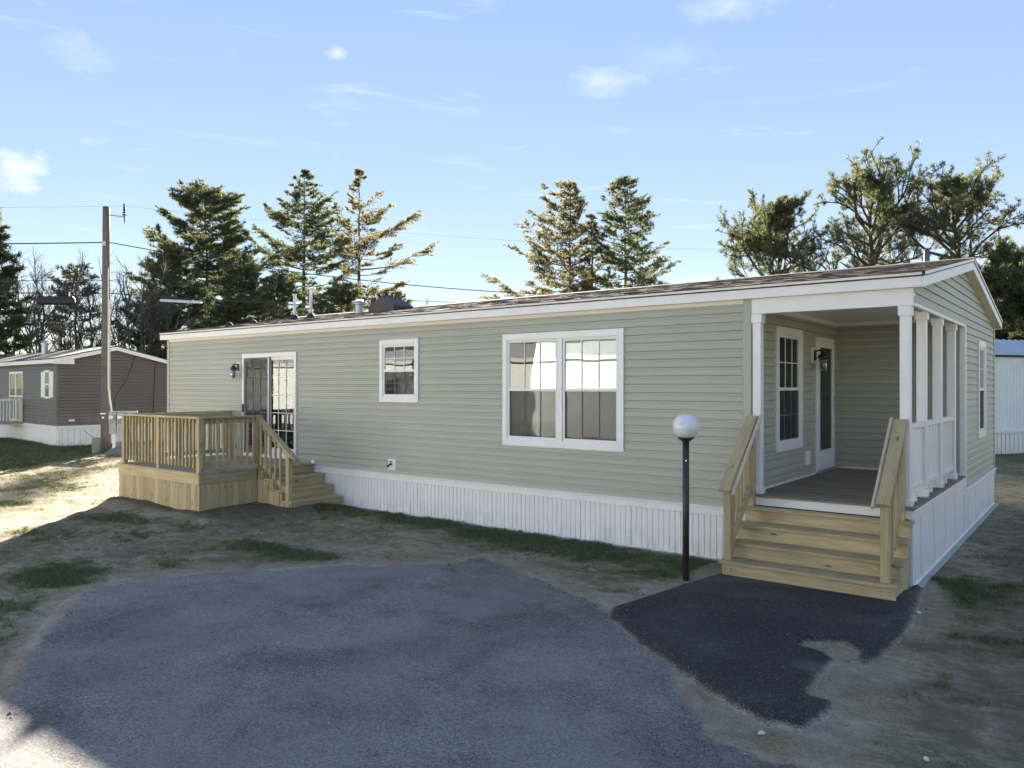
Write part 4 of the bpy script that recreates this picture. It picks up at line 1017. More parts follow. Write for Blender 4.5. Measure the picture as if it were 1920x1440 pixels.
# ------------------------------------------------------------------ neighbouring homes
def lap_wall(m, fr_len, z0, z1, u0, u1, y=0., crs=.12, gable=None):
    """lap siding as one stepped surface facing -y"""
    z = z0
    while z < z1 - 1e-3:
        b = min(z + crs, z1)
        def lim(q): return (u0, u1) if not gable else gable(q)
        a0, a1 = lim(z); b0, b1 = lim(b)
        if a1 - a0 > .01:
            c_ = b - .018; c0, c1 = lim(c_)
            m.quad((a0, y - .024, z), (a1, y - .024, z), (c1, y - .004, c_), (c0, y - .004, c_)); m.quad((a0, y + .012, z), (a1, y + .012, z), (a1, y - .024, z), (a0, y - .024, z)); m.quad((c0, y - .004, c_), (c1, y - .004, c_), (b1, y + .012, b), (b0, y + .012, b))
        z = b
    return m
def neighbour(name, label, fr, L, D, zs, ze, zr, wallmat, windows, over=.18, gable_seen=True, roofmat='far_roof'):
    """single-wide home: front along local -x..0 facing -y, gable end at x=0 facing +x"""
    o = fr.to_translation(); T = thing(name, label, 'mobile home', (o.x, o.y, 0))
    f2 = fr @ Matrix.Rotation(R(90), 4, 'Z')
    w = lap_wall(MB(), L, zs, ze, -L, 0); w.quad((-L, .01, zs), (0, .01, zs), (0, .01, ze), (-L, .01, ze)); w.build('wall', wallmat, T, fr)
    gl = lambda q: (0, D) if q < ze else ((q - ze) / (zr - ze) * D / 2, D - (q - ze) / (zr - ze) * D / 2)
    w = lap_wall(MB(), D, zs, zr - .06, 0, D, gable=gl); w.build('wall', wallmat, T, f2)
    MB().box(-L, -.02, D - .1, D, 0, ze).box(-L, -L + .1, .02, D - .1, 0, ze).build('wall', wallmat, T, fr)
    MB().box(-.06, .022, -.022, .06, zs, ze).build('corner_trim', wallmat, T, fr)
    sl = (zr - ze) / (D / 2)
    for sgn in (0, 1):
        ya, yb = (-over, D / 2) if sgn == 0 else (D + over, D / 2)
        zf = lambda yy: zr + .10 - sl * abs(yy - D / 2)
        p = [(ya, zf(ya) - .04), (ya, zf(ya)), (yb, zf(yb)), (yb, zf(yb) - .04)]
        MB().prism(p if sgn else p[::-1], -L - .15, over, 'x').build('roof', roofmat, T, fr)
        p = [(ya, zf(ya) - .19), (ya, zf(ya) - .045), (yb, zf(yb) - .045), (yb, zf(yb) - .19)]
        MB().prism(p if sgn else p[::-1], over - .02, over, 'x').build('rake_board', 'white_trim', T, fr)
        MB().prism([(a, b - .0) for a, b in ([(ya, zf(ya) - .17), (ya, zf(ya) - .15), (yb, zf(yb) - .15), (yb, zf(yb) - .17)] if sgn else [(yb, zf(yb) - .17), (yb, zf(yb) - .15), (ya, zf(ya) - .15), (ya, zf(ya) - .17)])], .02, over - .022, 'x').build('soffit', 'cream_soffit', T, fr)
    zb = zr + .10 - sl * (over + D / 2)
    MB().box(-L - .15, over - .021, -over, -over + .02, zb - .19, zb - .042).build('fascia', 'white_trim', T, fr)
    MB().box(-L - .1, over - .03, -over + .02, .01, zb - .19, zb - .175).build('soffit', 'cream_soffit', T, fr)
    MB().box(.0, over - .022, -over + .02, .55, ze - .16, ze + .02).build('eave_return', 'white_trim', T, fr)
    # skirting, with ribs
    for f_, ln, a in ((fr, L, -L), (f2, D, 0.)):
        m = MB(); n = int(ln / .2)
        for i in range(n):
            u0 = a + ln * i / n; u1 = a + ln * (i + 1) / n
            m.quad((u0, .03, -.05), (u1 - .02, .024, -.05), (u1 - .02, .024, zs - .06), (u0, .03, zs - .06)); m.quad((u1 - .02, .024, -.05), (u1, .038, -.05), (u1, .038, zs - .06), (u1 - .02, .024, zs - .06))
        m.build('skirting', 'skirt_vinyl', T, f_)
        MB().box(a - .02, a + ln + (.0 if f_ is fr else .02), -.03, .03, zs - .10, zs + .005).build('skirt_trim', 'white_trim', T, f_)
    for (u0, u1, z0, z1, kind, face) in windows:
        f_ = fr if face == 0 else f2
        W = MB().box(u0, u0 + .06, -.04, 0, z0, z1).box(u1 - .06, u1, -.04, 0, z0, z1).box(u0 + .06, u1 - .06, -.041, 0, z1 - .08, z1).box(u0 + .06, u1 - .06, -.041, 0, z0, z0 + .08).box(u0 + .06, u1 - .06, -.036, 0, (z0 + z1) / 2 - .03, (z0 + z1) / 2 + .03).build('window' if kind != 'door' else 'sliding_door', 'white_trim', T, f_)
        MB().box(u0 + .05, u1 - .05, -.024, -.020, z0 + .07, z1 - .07).build('glass_pane', 'window_glass', W, f_)
        MB().box(u0 + .05, u1 - .05, -.018, -.0165, z0 + .07, z1 - .07).build('dark_backing', 'black_metal', W, f_)
        if kind == 'shutter':
            for a, b in ((u0 - .40, u0 - .01), (u1 + .01, u1 + .40)):
                S = MB().box(a, b, -.035, -.004, z0 + .04, z1 - .06)
                for k in range(18): S.box(a + .04, b - .04, -.042, -.034, z0 + .08 + k * (z1 - z0 - .2) / 18, z0 + .115 + k * (z1 - z0 - .2) / 18)
                S.build('shutter', 'white_trim', W, f_)
        if kind == 'door':
            MB().box((u0 + u1) / 2 - .05, (u0 + u1) / 2 + .05, -.045, 0, z0, z1).build('door_stile', 'white_trim', W, f_)
    return T
bf = Matrix.Translation((-27.40, 2.71, 0)) @ Matrix.Rotation(R(-4.8), 4, 'Z')
br = neighbour('mobile_home', 'small brown mobile home with white skirting behind the utility pole', bf, 16, 4.1, .75, 3.24, 3.74, 'brown_vinyl',
               [(-1.32, -.72, 1.78, 2.86, 'shutter', 0), (-5.9, -4.05, .80, 2.85, 'door', 0)])
MB().tube([(-5.2, 1.1, 3.4), (-5.2, 1.1, 4.05)], .13, 14).tube([(-5.2, 1.1, 4.05), (-5.2, 1.1, 4.10)], [.17, .17], 14).tube([(-5.2, 1.1, 4.14), (-5.2, 1.1, 4.22)], [.20, .05], 14).tube([(-5.2, 1.1, 4.09), (-5.2, 1.1, 4.15)], .09, 10).build('chimney_flue', 'galvanised', br, bf)
MB().tube([(-.9, 1.6, 3.5), (-.9, 1.6, 3.95)], .04, 8).build('vent_pipe', 'pvc_white', br, bf)
MB().box(-.001, .03, .4, .6, .92, .99).build('outlet_cover', 'white_trim', br, bf @ Matrix.Rotation(0, 4, 'Z'))
for pts in (((.03, 2.9, 3.72), (.05, 2.5, 2.6), (.35, 1.9, 1.75), (1.2, 1.6, 1.35)), ((.03, 3.6, 3.55), (.05, 3.55, 2.4), (.05, 3.5, 1.0))):
    MB().tube(pts, .012, 5).build('service_cable', 'cable_black', br, bf)
# its little white side landing
po = (bf @ Vector((-5.2, -.7, 0)))
pt = thing('side_landing', 'white railed landing at the door of the brown home', 'landing', (po.x, po.y, 0))
MB().box(-6.3, -4.0, -1.35, -.03, .70, .80).build('landing_floor', 'deck_lumber', pt, bf)
for u in (-6.25, -5.15, -4.05):
    for v in (-1.30,): MB().box(u - .05, u + .05, v - .05, v + .05, -.05, 1.75).build('post', 'white_trim', pt, bf)
MB().box(-4.10, -4.0, -.15, -.05, .8, 1.75).build('post', 'white_trim', pt, bf)
MB().box(-6.3, -4.0, -1.34, -1.26, 1.66, 1.74).build('top_rail', 'white_trim', pt, bf); MB().box(-4.09, -4.01, -1.26, -.05, 1.66, 1.74).build('top_rail', 'white_trim', pt, bf)
for k in range(18): box('baluster', pt, 'white_trim', -6.15 + k * .115, -6.115 + k * .115, -1.32, -1.28, .82, 1.66, 0, bf)
for k in range(9): box('baluster', pt, 'white_trim', -4.07, -4.03, -1.18 + k * .115, -1.145 + k * .115, .82, 1.66, 0, bf)

wo = gp(1862, 851)
wfm = Matrix.Translation((wo.x, wo.y, 0)) @ Matrix.Rotation(R(57.7), 4, 'Z')
wh = thing('mobile_home', 'white metal home with ribbed silver roof behind the far end of the green home', 'mobile home', (wo.x, wo.y, 0))
m = MB()
for i in range(110):
    u = -9 + i * .16
    m.quad((u, .0, .80), (u + .10, .0, .80), (u + .10, .0, 3.26), (u, .0, 3.26)); m.quad((u + .10, 0, .80), (u + .13, -.02, .80), (u + .13, -.02, 3.26), (u + .10, 0, 3.26)); m.quad((u + .13, -.02, .80), (u + .16, 0, .80), (u + .16, 0, 3.26), (u + .13, -.02, 3.26))
m.build('wall', 'white_panel', wh, wfm)
MB().box(-9, 8.6, .02, 4.3, 0, 3.26).build('core_wall', 'white_panel', wh, wfm)
MB().box(-9, 8.6, -.04, .02, .70, .80).build('skirt_trim', 'white_trim', wh, wfm)
MB().box(-9, 8.6, -.05, .0, 3.26, 3.36).build('eave_trim', 'roof_vent_brown', wh, wfm)
m = MB()
for i in range(110):
    u = -9.1 + i * .162
    m.quad((u, -.2, 3.33), (u + .162, -.2, 3.33), (u + .162, 2.15, 4.02), (u, 2.15, 4.02)); m.quad((u, 4.5, 3.33), (u + .162, 4.5, 3.33), (u + .162, 2.15, 4.02), (u, 2.15, 4.02))
    if i % 2 == 0:
        m.quad((u, -.2, 3.335), (u + .02, -.2, 3.37), (u + .02, 2.15, 4.06), (u, 2.15, 4.025)); m.quad((u + .02, -.2, 3.37), (u + .05, -.2, 3.335), (u + .05, 2.15, 4.025), (u + .02, 2.15, 4.06))
m.build('metal_roof', 'metal_roof', wh, wfm)
m = MB()
for i in range(88):
    u = -9 + i * .2; m.quad((u, .0, -.05), (u + .17, .0, -.05), (u + .17, .0, .70), (u, .0, .70)); m.quad((u + .17, .0, -.05), (u + .2, .02, -.05), (u + .2, .02, .70), (u + .17, 0, .70))
m.build('skirting', 'skirt_vinyl', wh, wfm)
# the white homes across the road, which the windows mirror
for nm, x1, lab in ((0, -5.0, 'white home across the road mirrored in the big front window'), (1, -24.5, 'white home across the road mirrored in the sliding door')):
    f_ = Matrix.Translation((x1 - 17.5, -18.4, 0)) @ Matrix.Rotation(R(180), 4, 'Z')
    neighbour('mobile_home', lab, f_, 17.5, 4.6, .7, 3.55, 4.2, 'white_lap', [(-2.6, -1.2, 1.4, 2.7, 'w', 0), (-16.6, -15.4, 1.4, 2.7, 'w', 0)], roofmat='white_panel')

# ------------------------------------------------------------------ utility poles, wires, meters
pA = gp(198, 848); pB = dp(1738, 33.)
def upole(p, h, label, arm):
    T = thing('utility_pole', label, 'utility pole', (p.x, p.y, 0), 'utility poles along the back of the lot')
    n = 10; P = MB().tube([(0, 0, -.2 + (h + .2) * i / n) for i in range(n + 1)], [.165 - .055 * i / n for i in range(n + 1)], 14).build('pole', 'pole_wood', T, Matrix.Translation((p.x, p.y, 0)) @ Matrix.Rotation(R(40), 4, 'Z'), True)
    if arm:
        q = Vector((p.x, p.y, h - .32)); e = q + RT * .62 + Vector((0, 0, -.02))
        MB().tube([q + RT * .1 + Vector((0, 0, .05)), e], .022, 8).build('insulator_arm', 'galvanised', T)
        prof = []
        for k in range(5): prof += [(.03, .05 + k * .085), (.085 - .012 * k, .065 + k * .085), (.03, .10 + k * .085)]
        MB().lathe([(.015, -.2), (.02, .05)] + prof + [(.015, .5)], 12, tuple(e)).build('insulator', 'roof_vent_brown', T, None, True)
        for off, zt in ((.17, h - 2.1), (.21, h - 3.2)):
            pts = [p + RT * off * .75 - FW * .1 + Vector((0, 0, z_)) for z_ in (1.35, 2.2, 4, zt)]; pts[0] = pts[0] + RT * .12
            MB().tube(pts, .016, 6).build('conduit_cable', 'pvc_white', T)
        MB().box(-.09, .09, -.012, .0, 1.30, 1.34).box(-.035, .035, -.012, 0, 1.16, 1.22).build('number_tag', 'white_trim', T, Matrix.Translation(p - FW * .168 + Vector((0, 0, .0))) @ Matrix.Rotation(_a, 4, 'Z'))
        MB().box(-.06, .06, -.05, .0, h - 1.35, h - 1.2).build('service_clamp', 'galvanised', T, Matrix.Translation(p - FW * .11) @ Matrix.Rotation(_a, 4, 'Z'))
    return T
upole(pA, 8.36, 'weathered wooden utility pole with insulator arm beside the electric meters', True)
upole(pB, 8.2, 'grey utility pole rising behind the roof ridge among the right hand pines', False)
dAB = (pB - pA); pL = pA - dAB * .85
def wire(name, label, a, b, sag, r, grp='overhead lines'):
    pts = [a + (b - a) * t + Vector((0, 0, -sag * 4 * t * (1 - t))) for t in [i / 24 for i in range(25)]]
    return tag(MB().tube(pts, r, 5).build(name, 'cable_black', None), label, 'cable', grp)
up = lambda p, z, o=0.: Vector((p.x, p.y, z)) + RT * o
wire('overhead_wire', 'thin bare wire from the insulator arm running right to the far pole', up(pA, 8.4, .62), up(pB, 8.1), .5, .0035)
wire('overhead_wire', 'thin bare wire reaching the insulator arm from the left', up(pL, 8.3), up(pA, 8.4, .62), .5, .0035)
wire('overhead_wire', 'black twisted service cable from the pole sagging right behind the roof', up(pA, 7.15, .12), up(pB, 6.9), 1.25, .016)
wire('overhead_wire', 'black twisted service cable running left from the pole above the bare trees', up(pL, 6.9), up(pA, 7.15, -.1), .35, .02)
wire('overhead_wire', 'lower telephone cable crossing left of the pole', up(pL, 5.3), up(pA, 5.42, -.1), .15, .018)
wire('overhead_wire', 'lower telephone cable crossing right of the pole behind the roof', up(pA, 5.42, .1), up(pB, 5.3), .35, .018)
wire('overhead_wire', 'thin middle cable crossing left of the pole', up(pL, 5.75), up(pA, 5.85, -.1), .2, .010)
wire('overhead_wire', 'thin middle cable crossing right of the pole behind the roof', up(pA, 5.85, .1), up(pB, 5.6), .4, .010)
dl = (pL - pA).normalized(); q = pA + dl * 1.25
tx = thing('splice_box', 'black cable splice box hung from the line left of the pole', 'splice box', (q.x, q.y, 5.2))
q0, q1 = up(pA, 5.14) + dl * .95, up(pA, 5.12) + dl * 2.15
MB().tube([q0, q0 + (q1 - q0) * .06, q0 + (q1 - q0) * .94, q1], [.06, .15, .15, .06], 10).build('box_body', 'cable_black', tx)
for t in (.15, .8): 
    e = q0 + (q1 - q0) * t; MB().tube([e + Vector((0, 0, .12)), e + Vector((0, 0, .30))], .022, 6).build('hanger', 'bright_metal', tx)
dr_ = dAB.normalized(); q0 = pA + dr_ * 1.7 + Vector((0, 0, 5.22)); q1 = pA + dr_ * 3.1 + Vector((0, 0, 5.18))
tag(MB().tube([q0, q0 + (q1 - q0) * .05, q0 + (q1 - q0) * .95, q1], [.03, .055, .055, .03], 10).build('cable_sleeve', 'bright_metal', None), 'bright metal sleeve on the telephone cable right of the pole', 'cable sleeve')
# electric meters
mo = gp(222, 851); mt = thing('meter_pedestal', 'two round electric meters on a grey panel with white legs behind the deck', 'electric meter', (mo.x, mo.y, 0))
mf = Matrix.Translation((mo.x, mo.y, 0)) @ Matrix.Rotation(_a, 4, 'Z')
MB().box(-.33, .62, .0, .06, .95, 1.42, .004).build('back_board', 'grey_box', mt, mf)
for k, u in enumerate((-.16, .12)):
    b_ = MB().box(u - .125, u + .125, -.10, -.001, 1.07, 1.38, .01).build('meter_socket', 'grey_box', mt, mf)
    MB().lathe([(.085, 0), (.088, .03), (.078, .09), (.04, .105)], 20, (0, 0, 0)).build('meter_glass', 'bright_metal', b_, mf @ Matrix.Translation((u, -.10, 1.22)) @ Matrix.Rotation(R(90), 4, 'X'), True)
    MB().lathe([(.06, 0), (.06, .004)], 20, (0, 0, 0)).build('meter_dial', 'white_trim', b_, mf @ Matrix.Translation((u, -.206, 1.22)) @ Matrix.Rotation(R(90), 4, 'X'))
    MB().box(u - .11, u + .11, -.10, -.001, .66 - .06 * k, 1.03, .01).build('breaker_box', 'grey_box', mt, mf)
    MB().box(u - .045 + .03 * k, u + .045 + .03 * k, -.01, .06, -.05, .95, .004).build('leg', 'white_trim', mt, mf)
gpd = gp(180, 851); T = thing('utility_pedestal', 'short green cable pedestal standing left of the utility pole', 'pedestal', (gpd.x, gpd.y, 0))
MB().lathe([(.125, -.05), (.125, .50), (.112, .53), (.03, .545)], 18, (gpd.x, gpd.y, 0)).build('housing', 'pedestal_green', T, None, False)
MB().lathe([(.132, .0), (.132, .06), (.124, .062)], 18, (gpd.x, gpd.y, 0)).build('base_collar', 'pedestal_green', T)
MB().tube([Vector((gpd.x, gpd.y, .5)) - RT * .02, Vector((gpd.x, gpd.y, .62)) - RT * .2, Vector((gpd.x, gpd.y, .78)) - RT * .42], .008, 5).build('loose_wire', 'cable_black', T)
gv = gp(232, 850); rs = np.random.RandomState(8); gx, gy = np.meshgrid(np.linspace(-1.1, 1.1, 40), np.linspace(-.8, .8, 30), indexing='ij')
hz = .42 * np.exp(-((gx / .55) ** 2 + (gy / .42) ** 2)) * (.7 + .6 * fbm(gx * 4 + 3, gy * 4, 4)) + .03 * rs.rand(*gx.shape) - .05
o = link(bpy.data.objects.new('gravel_heap', mesh_np('gravel_heap', np.stack([gx.ravel() + gv.x, gy.ravel() + gv.y, hz.ravel()], 1), grid_faces(40, 30), 'gravel_grey', False)))
tag(o, 'low heap of grey gravel beside the electric meters', 'gravel heap')

# ------------------------------------------------------------------ trees
class Tubes:
    """many thin tapered limbs gathered with numpy"""
    def __init__(s): s.V = []; s.F = []; s.n = 0
    def add(s, pts, rads, k=4):
        pts = np.asarray(pts, float); m = len(pts)
        d = np.gradient(pts, axis=0); d /= np.linalg.norm(d, axis=1, keepdims=True) + 1e-9
        ref = np.where(np.abs(d[:, 2:3]) < .9, np.array([[0, 0, 1.]]), np.array([[1., 0, 0]]))
        u = np.cross(d, ref); u /= np.linalg.norm(u, axis=1, keepdims=True) + 1e-9; w = np.cross(d, u)
        a = np.arange(k) * 2 * np.pi / k
        ring = pts[:, None] + (u[:, None] * np.cos(a)[None, :, None] + w[:, None] * np.sin(a)[None, :, None]) * np.asarray(rads)[:, None, None]
        b = s.n; s.V.append(ring.reshape(-1, 3)); i, j = np.meshgrid(np.arange(m - 1), np.arange(k), indexing='ij'); i, j = i.ravel(), j.ravel()
        s.F.append(np.stack([b + i * k + j, b + i * k + (j + 1) % k, b + (i + 1) * k + (j + 1) % k, b + (i + 1) * k + j], 1)); s.n += m * k
    def mesh(s, name, mat): return mesh_np(name, np.concatenate(s.V), np.concatenate(s.F), mat, True)
def needles(P, D, rs, n=9, length=.26, width=.035, spread=1.0):
    """tufts of needle blades at points P round directions D"""
    P = np.asarray(P); D = np.asarray(D); N = len(P)
    dirs = D[:, None, :] * .9 + rs.normal(0, spread * .62, (N, n, 3)); dirs /= np.linalg.norm(dirs, axis=2, keepdims=True) + 1e-9
    L = length * rs.uniform(.6, 1.25, (N, n, 1)) 
    sd = np.cross(dirs, rs.normal(0, 1, (N, n, 3))); sd /= np.linalg.norm(sd, axis=2, keepdims=True) + 1e-9
    o = P[:, None, :] + rs.normal(0, .03, (N, n, 3))
    tip = o + dirs * L
    V = np.stack([o + sd * width, tip, o - sd * width], 2).reshape(-1, 3)
    F = np.arange(N * n * 3).reshape(-1, 3)
    tint = np.repeat(np.clip(rs.normal(.38, .22, N)[:, None] + rs.normal(0, .12, (N, n)), 0, 1).ravel(), 3)
    return V, F, tint
def unit(v): v = np.asarray(v, float); return v / (np.linalg.norm(v) + 1e-9)
def white_pine(seed, H, Rr, clear=.22, lean=(0, 0), density=1.0, shape='cone', asym=None):
    rs = np.random.RandomState(seed); T = Tubes(); P = []; D = []
    zt = np.linspace(0, H, 14); wob = np.cumsum(rs.normal(0, .05, (14, 2)), 0) + np.outer((zt / H) ** 1.5, lean)
    trunk = np.column_stack([wob, zt]); T.add(trunk, np.interp(zt, [0, H * .1, H], [H * .0145, H * .0115, .03]), 9)
    at = lambda z: np.array([np.interp(z, zt, wob[:, 0]), np.interp(z, zt, wob[:, 1]), z])
    z = H * clear
    while z < H - .25:
        f = (z - H * clear) / (H * (1 - clear))
        if shape == 'cone': prof = (1 - f) ** .62 * (.72 + .28 * min(1, f * 5))
        elif shape == 'round': prof = math.sqrt(max(.02, 1 - f ** 2.3)) * (.78 + .22 * min(1, f * 4))
        else: prof = (.55 + .45 * math.sin(math.pi * min(1, f * 1.12))) * (1 - f ** 5)
        nb = rs.randint(3, 6)
        a0 = rs.uniform(0, 6.28)
        for b in range(nb):
            if rs.rand() > .86 * density + .1: continue
            az = a0 + 6.283 * b / nb + rs.normal(0, .3)
            L = Rr * prof * rs.uniform(.5, 1.12)
            if asym is not None: L *= 1 + asym[0] * math.cos(az - asym[1])
            L = max(L, .35)
            rise = -.06 + .5 * f ** 1.4 + rs.normal(0, .09)
            m = 7; t = np.linspace(0, 1, m); hd = np.array([math.cos(az), math.sin(az), 0.])
            zz = L * (rise * t + .20 * t ** 2.4 - .10 * np.sin(t * 3.14) * (1 - f)); pts = at(z) + np.outer(t * L, hd); pts[:, 2] += zz
            pts[1:] += rs.normal(0, .022 * L, (m - 1, 3)) * t[1:, None]
            r0 = .012 + .0095 * L
            T.add(pts, np.linspace(r0, .006, m), 4)
            # side twigs in flat sprays
            ns = int(5 + L * 3.4)
            for q in range(ns):
                tt = rs.uniform(.22, 1.0) ** .75; p = np.array([np.interp(tt, t, pts[:, c]) for c in range(3)])
                sgn = 1 if q % 2 else -1; ang = sgn * rs.uniform(.5, 1.15); sl = L * rs.uniform(.14, .34) * (1.15 - .6 * tt) + .18
                d = unit([math.cos(az + ang), math.sin(az + ang), rs.normal(.14, .14)])
                e = p + d * sl; T.add([p, (p + e) / 2 + rs.normal(0, .02, 3), e], [.010, .007, .004], 3)
                k = int(2 + sl * 5.0 * density)
                for w in np.linspace(.25, 1.0, k):
                    P.append(p + d * sl * w + rs.normal(0, .05, 3)); D.append(unit(d + np.array([0, 0, .55]) + rs.normal(0, .25, 3)))
            for w in np.linspace(.62, 1, int(2 + L * 1.2)):
                P.append(np.array([np.interp(w, t, pts[:, c]) for c in range(3)])); D.append(unit(hd + np.array([0, 0, .6])))
        z += rs.uniform(.32, .66) * (H / 22) * (1.25 - .5 * f)
    for _ in range(14): P.append(at(H - rs.uniform(0, .7)) + rs.normal(0, .08, 3)); D.append(unit([*rs.normal(0, .4, 2), 1]))
    return T, np.array(P), np.array(D), rs
def pitch_pine(seed, H, Rr, clear=.35, density=1.0, stems=1, top=.0):
    """irregular rounded pine: forking limbs, tufted ends"""
    rs = np.random.RandomState(seed); T = Tubes(); P = []; D = []
    zt = np.linspace(0, H * .93, 12); wob = np.cumsum(rs.normal(0, .10, (12, 2)), 0); wob -= wob[0]
    T.add(np.column_stack([wob, zt]), np.interp(zt, [0, H * .5, H], [H * .017, H * .011, .04]), 9)
    at = lambda z: np.array([np.interp(z, zt, wob[:, 0]), np.interp(z, zt, wob[:, 1]), z])
    def limb(p, d, L, r, lev):
        m = 6; t = np.linspace(0, 1, m); pts = [np.array(p)]; dd = np.array(d)
        for i in range(1, m):
            dd = unit(dd + rs.normal(0, .16, 3) + np.array([0, 0, .05])); pts.append(pts[-1] + dd * L / (m - 1))
        pts = np.array(pts); T.add(pts, np.linspace(r, max(.006, r * .4), m), 5 if lev == 0 else 3)
        if lev < 2:
            for k in range(rs.randint(4, 7) if lev == 0 else rs.randint(3, 6)):
                tt = rs.uniform(.25, 1); i = min(m - 2, int(tt * (m - 1))); q = pts[i] + (pts[i + 1] - pts[i]) * (tt * (m - 1) - i)
                nd = unit(unit(pts[i + 1] - pts[i]) + rs.normal(0, .62, 3) + np.array([0, 0, .22])); limb(q, nd, L * rs.uniform(.34, .58), r * .5, lev + 1)
        if lev >= 1:
            k = int((3 + L * 4.2) * density)
            for w in rs.uniform(.35, 1.0, k):
                i = min(m - 2, int(w * (m - 1))); q = pts[i] + (pts[i + 1] - pts[i]) * (w * (m - 1) - i)
                P.append(q + rs.normal(0, .09, 3)); D.append(unit(dd + np.array([0, 0, .5]) + rs.normal(0, .4, 3)))
            for _ in range(3): P.append(pts[-1] + rs.normal(0, .07, 3)); D.append(unit(dd + np.array([0, 0, .3])))
    z = H * clear
    while z < H * .92:
        f = (z / H - clear) / (1 - clear); L = Rr * (math.sqrt(max(.05, 1 - (f - .18) ** 2 * 1.25))) * rs.uniform(.62, 1.06)
        if f < .12: L *= .75
        for b in range(rs.randint(2, 4)):
            az = rs.uniform(0, 6.283); el = rs.normal(.10 + .75 * f, .15)
            limb(at(z), [math.cos(az) * math.cos(el), math.sin(az) * math.cos(el), math.sin(el)], L * (1 - .28 * f), .022 + .018 * L, 0)
        z += rs.uniform(.55, .95) * H / 17
    for b in range(5):
        az = rs.uniform(0, 6.28); limb(at(H * .9), unit([math.cos(az) * .5, math.sin(az) * .5, 1]), H * .09, .05, 0)
    return T, np.array(P), np.array(D), rs
def plant(name, label, cat, pos, gen, mat, group, rot=0., n=8, length=.27, width=.034, spread=1.0):
    T, P, D, rs = gen
    o = thing(name, label, cat, (pos.x, pos.y, 0), group); w = Matrix.Translation((pos.x, pos.y, -.05)) @ Matrix.Rotation(rot, 4, 'Z')
    link(bpy.data.objects.new('trunk', T.mesh('trunk', 'bark')), o, w)
    V, F, tint = needles(P, D, rs, n, length, width, spread)
    link(bpy.data.objects.new('crown', mesh_np('crown', V, F, mat, False, {'tint': tint})), o, w)
    return o
def htop(v, D): return 2.263 + (724 - v) * D / FPX
GP = 'tall pines on the skyline'
tr = lambda u, D: dp(u, D)
plant('pine_tree', 'dark dense round topped pine, leftmost of the three tall pines left of the roof vents', 'pine tree', tr(388, 85), white_pine(21, htop(356, 85), 7.6, .10, shape='round', density=1.0), 'pine_needles', GP, 0, 8, .40, .034)
plant('pine_tree', 'broad layered white pine in the middle of the left group', 'pine tree', tr(570, 105), white_pine(22, htop(320, 105), 8.0, .14, shape='oval', density=.8), 'pine_needles', GP, 0, 7, .40, .036)
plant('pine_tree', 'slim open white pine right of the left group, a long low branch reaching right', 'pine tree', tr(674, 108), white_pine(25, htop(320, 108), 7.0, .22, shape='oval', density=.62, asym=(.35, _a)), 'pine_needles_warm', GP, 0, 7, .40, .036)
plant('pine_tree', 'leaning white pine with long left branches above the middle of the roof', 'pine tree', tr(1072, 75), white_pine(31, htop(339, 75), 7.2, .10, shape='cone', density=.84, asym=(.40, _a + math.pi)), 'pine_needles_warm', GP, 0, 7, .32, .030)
plant('pine_tree', 'thin sparse young pine between two white pines above the roof', 'pine tree', tr(1114, 74), white_pine(33, htop(400, 74), 1.6, .2, shape='cone', density=.35), 'pine_needles', GP, 0, 6, .26, .034)
plant('pine_tree', 'straight white pine with separate tiers, right one of the pair above the roof', 'pine tree', tr(1178, 70), white_pine(36, htop(332, 70), 6.8, .10, shape='cone', density=.84), 'pine_needles', GP, 0, 7, .31, .030)
plant('pine_tree', 'low spreading pitch pine, leftmost of the three above the porch roof', 'pine tree', tr(1467, 55), pitch_pine(41, htop(353, 55) * .92, 6.2, .18, 1.0), 'pine_needles', GP, 0, 13, .23, .0125, 1.25)
plant('pine_tree', 'tall pitch pine with grey bare twigs in the middle of the right group', 'pine tree', tr(1628, 50), pitch_pine(43, htop(291, 50) * .92, 6.2, .20, .8), 'pine_needles', GP, 0, 13, .23, .0125, 1.25)
plant('pine_tree', 'round crowned pitch pine behind the gable peak at the right edge', 'pine tree', tr(1806, 46), pitch_pine(47, htop(293, 46) * .92, 5.9, .24, .9), 'pine_needles', GP, 0, 13, .23, .0125, 1.25)
plant('pine_tree', 'shorter pine with low branches behind the white metal home', 'pine tree', tr(1905, 41), pitch_pine(51, htop(465, 41) * .92, 3.8, .12, .9), 'pine_needles', GP, 0, 8, .25, .030)
plant('pine_tree', 'low bushy pine just right of the rear gable corner', 'pine tree', tr(1985, 38), pitch_pine(52, htop(500, 38) * .92, 3.6, .10, .9), 'pine_needles', GP, 0, 8, .25, .030)
plant('pine_tree', 'pine cut off by the left edge of the picture', 'pine tree', tr(-30, 45), white_pine(61, htop(384, 45), 3.4, .1, shape='cone'), 'pine_needles', GP, 0, 8, .27, .034)
GE = 'low evergreens under the tall pines'
for i, (u, D, v, r, lab) in enumerate(((330, 66, 470, 3.6, 'bushy evergreen under the left side of the dark pine'), (455, 64, 500, 3.8, 'bushy evergreen under the right side of the dark pine'), (520, 80, 520, 3.6, 'low evergreen at the foot of the broad white pine'), (640, 82, 538, 4.2, 'low evergreen behind the hooked vent pipe'), (735, 84, 552, 3.4, 'small evergreen at the foot of the slim white pine'), (140, 60, 500, 2.8, 'yellowish evergreen among the bare trees left of the pole'), (268, 58, 545, 2.6, 'low evergreen right of the utility pole'), (1075, 80, 548, 3.6, 'low evergreen at the foot of the leaning pine'))):
    plant('evergreen_shrub', lab, 'evergreen', tr(u, D), white_pine(70 + i, htop(v, D), r, .03, shape='round', density=.75 if i not in (5, 6) else .42), 'pine_needles' if i not in (5, 4) else 'pine_needles_warm', GE, 0, 7, .32, .032)
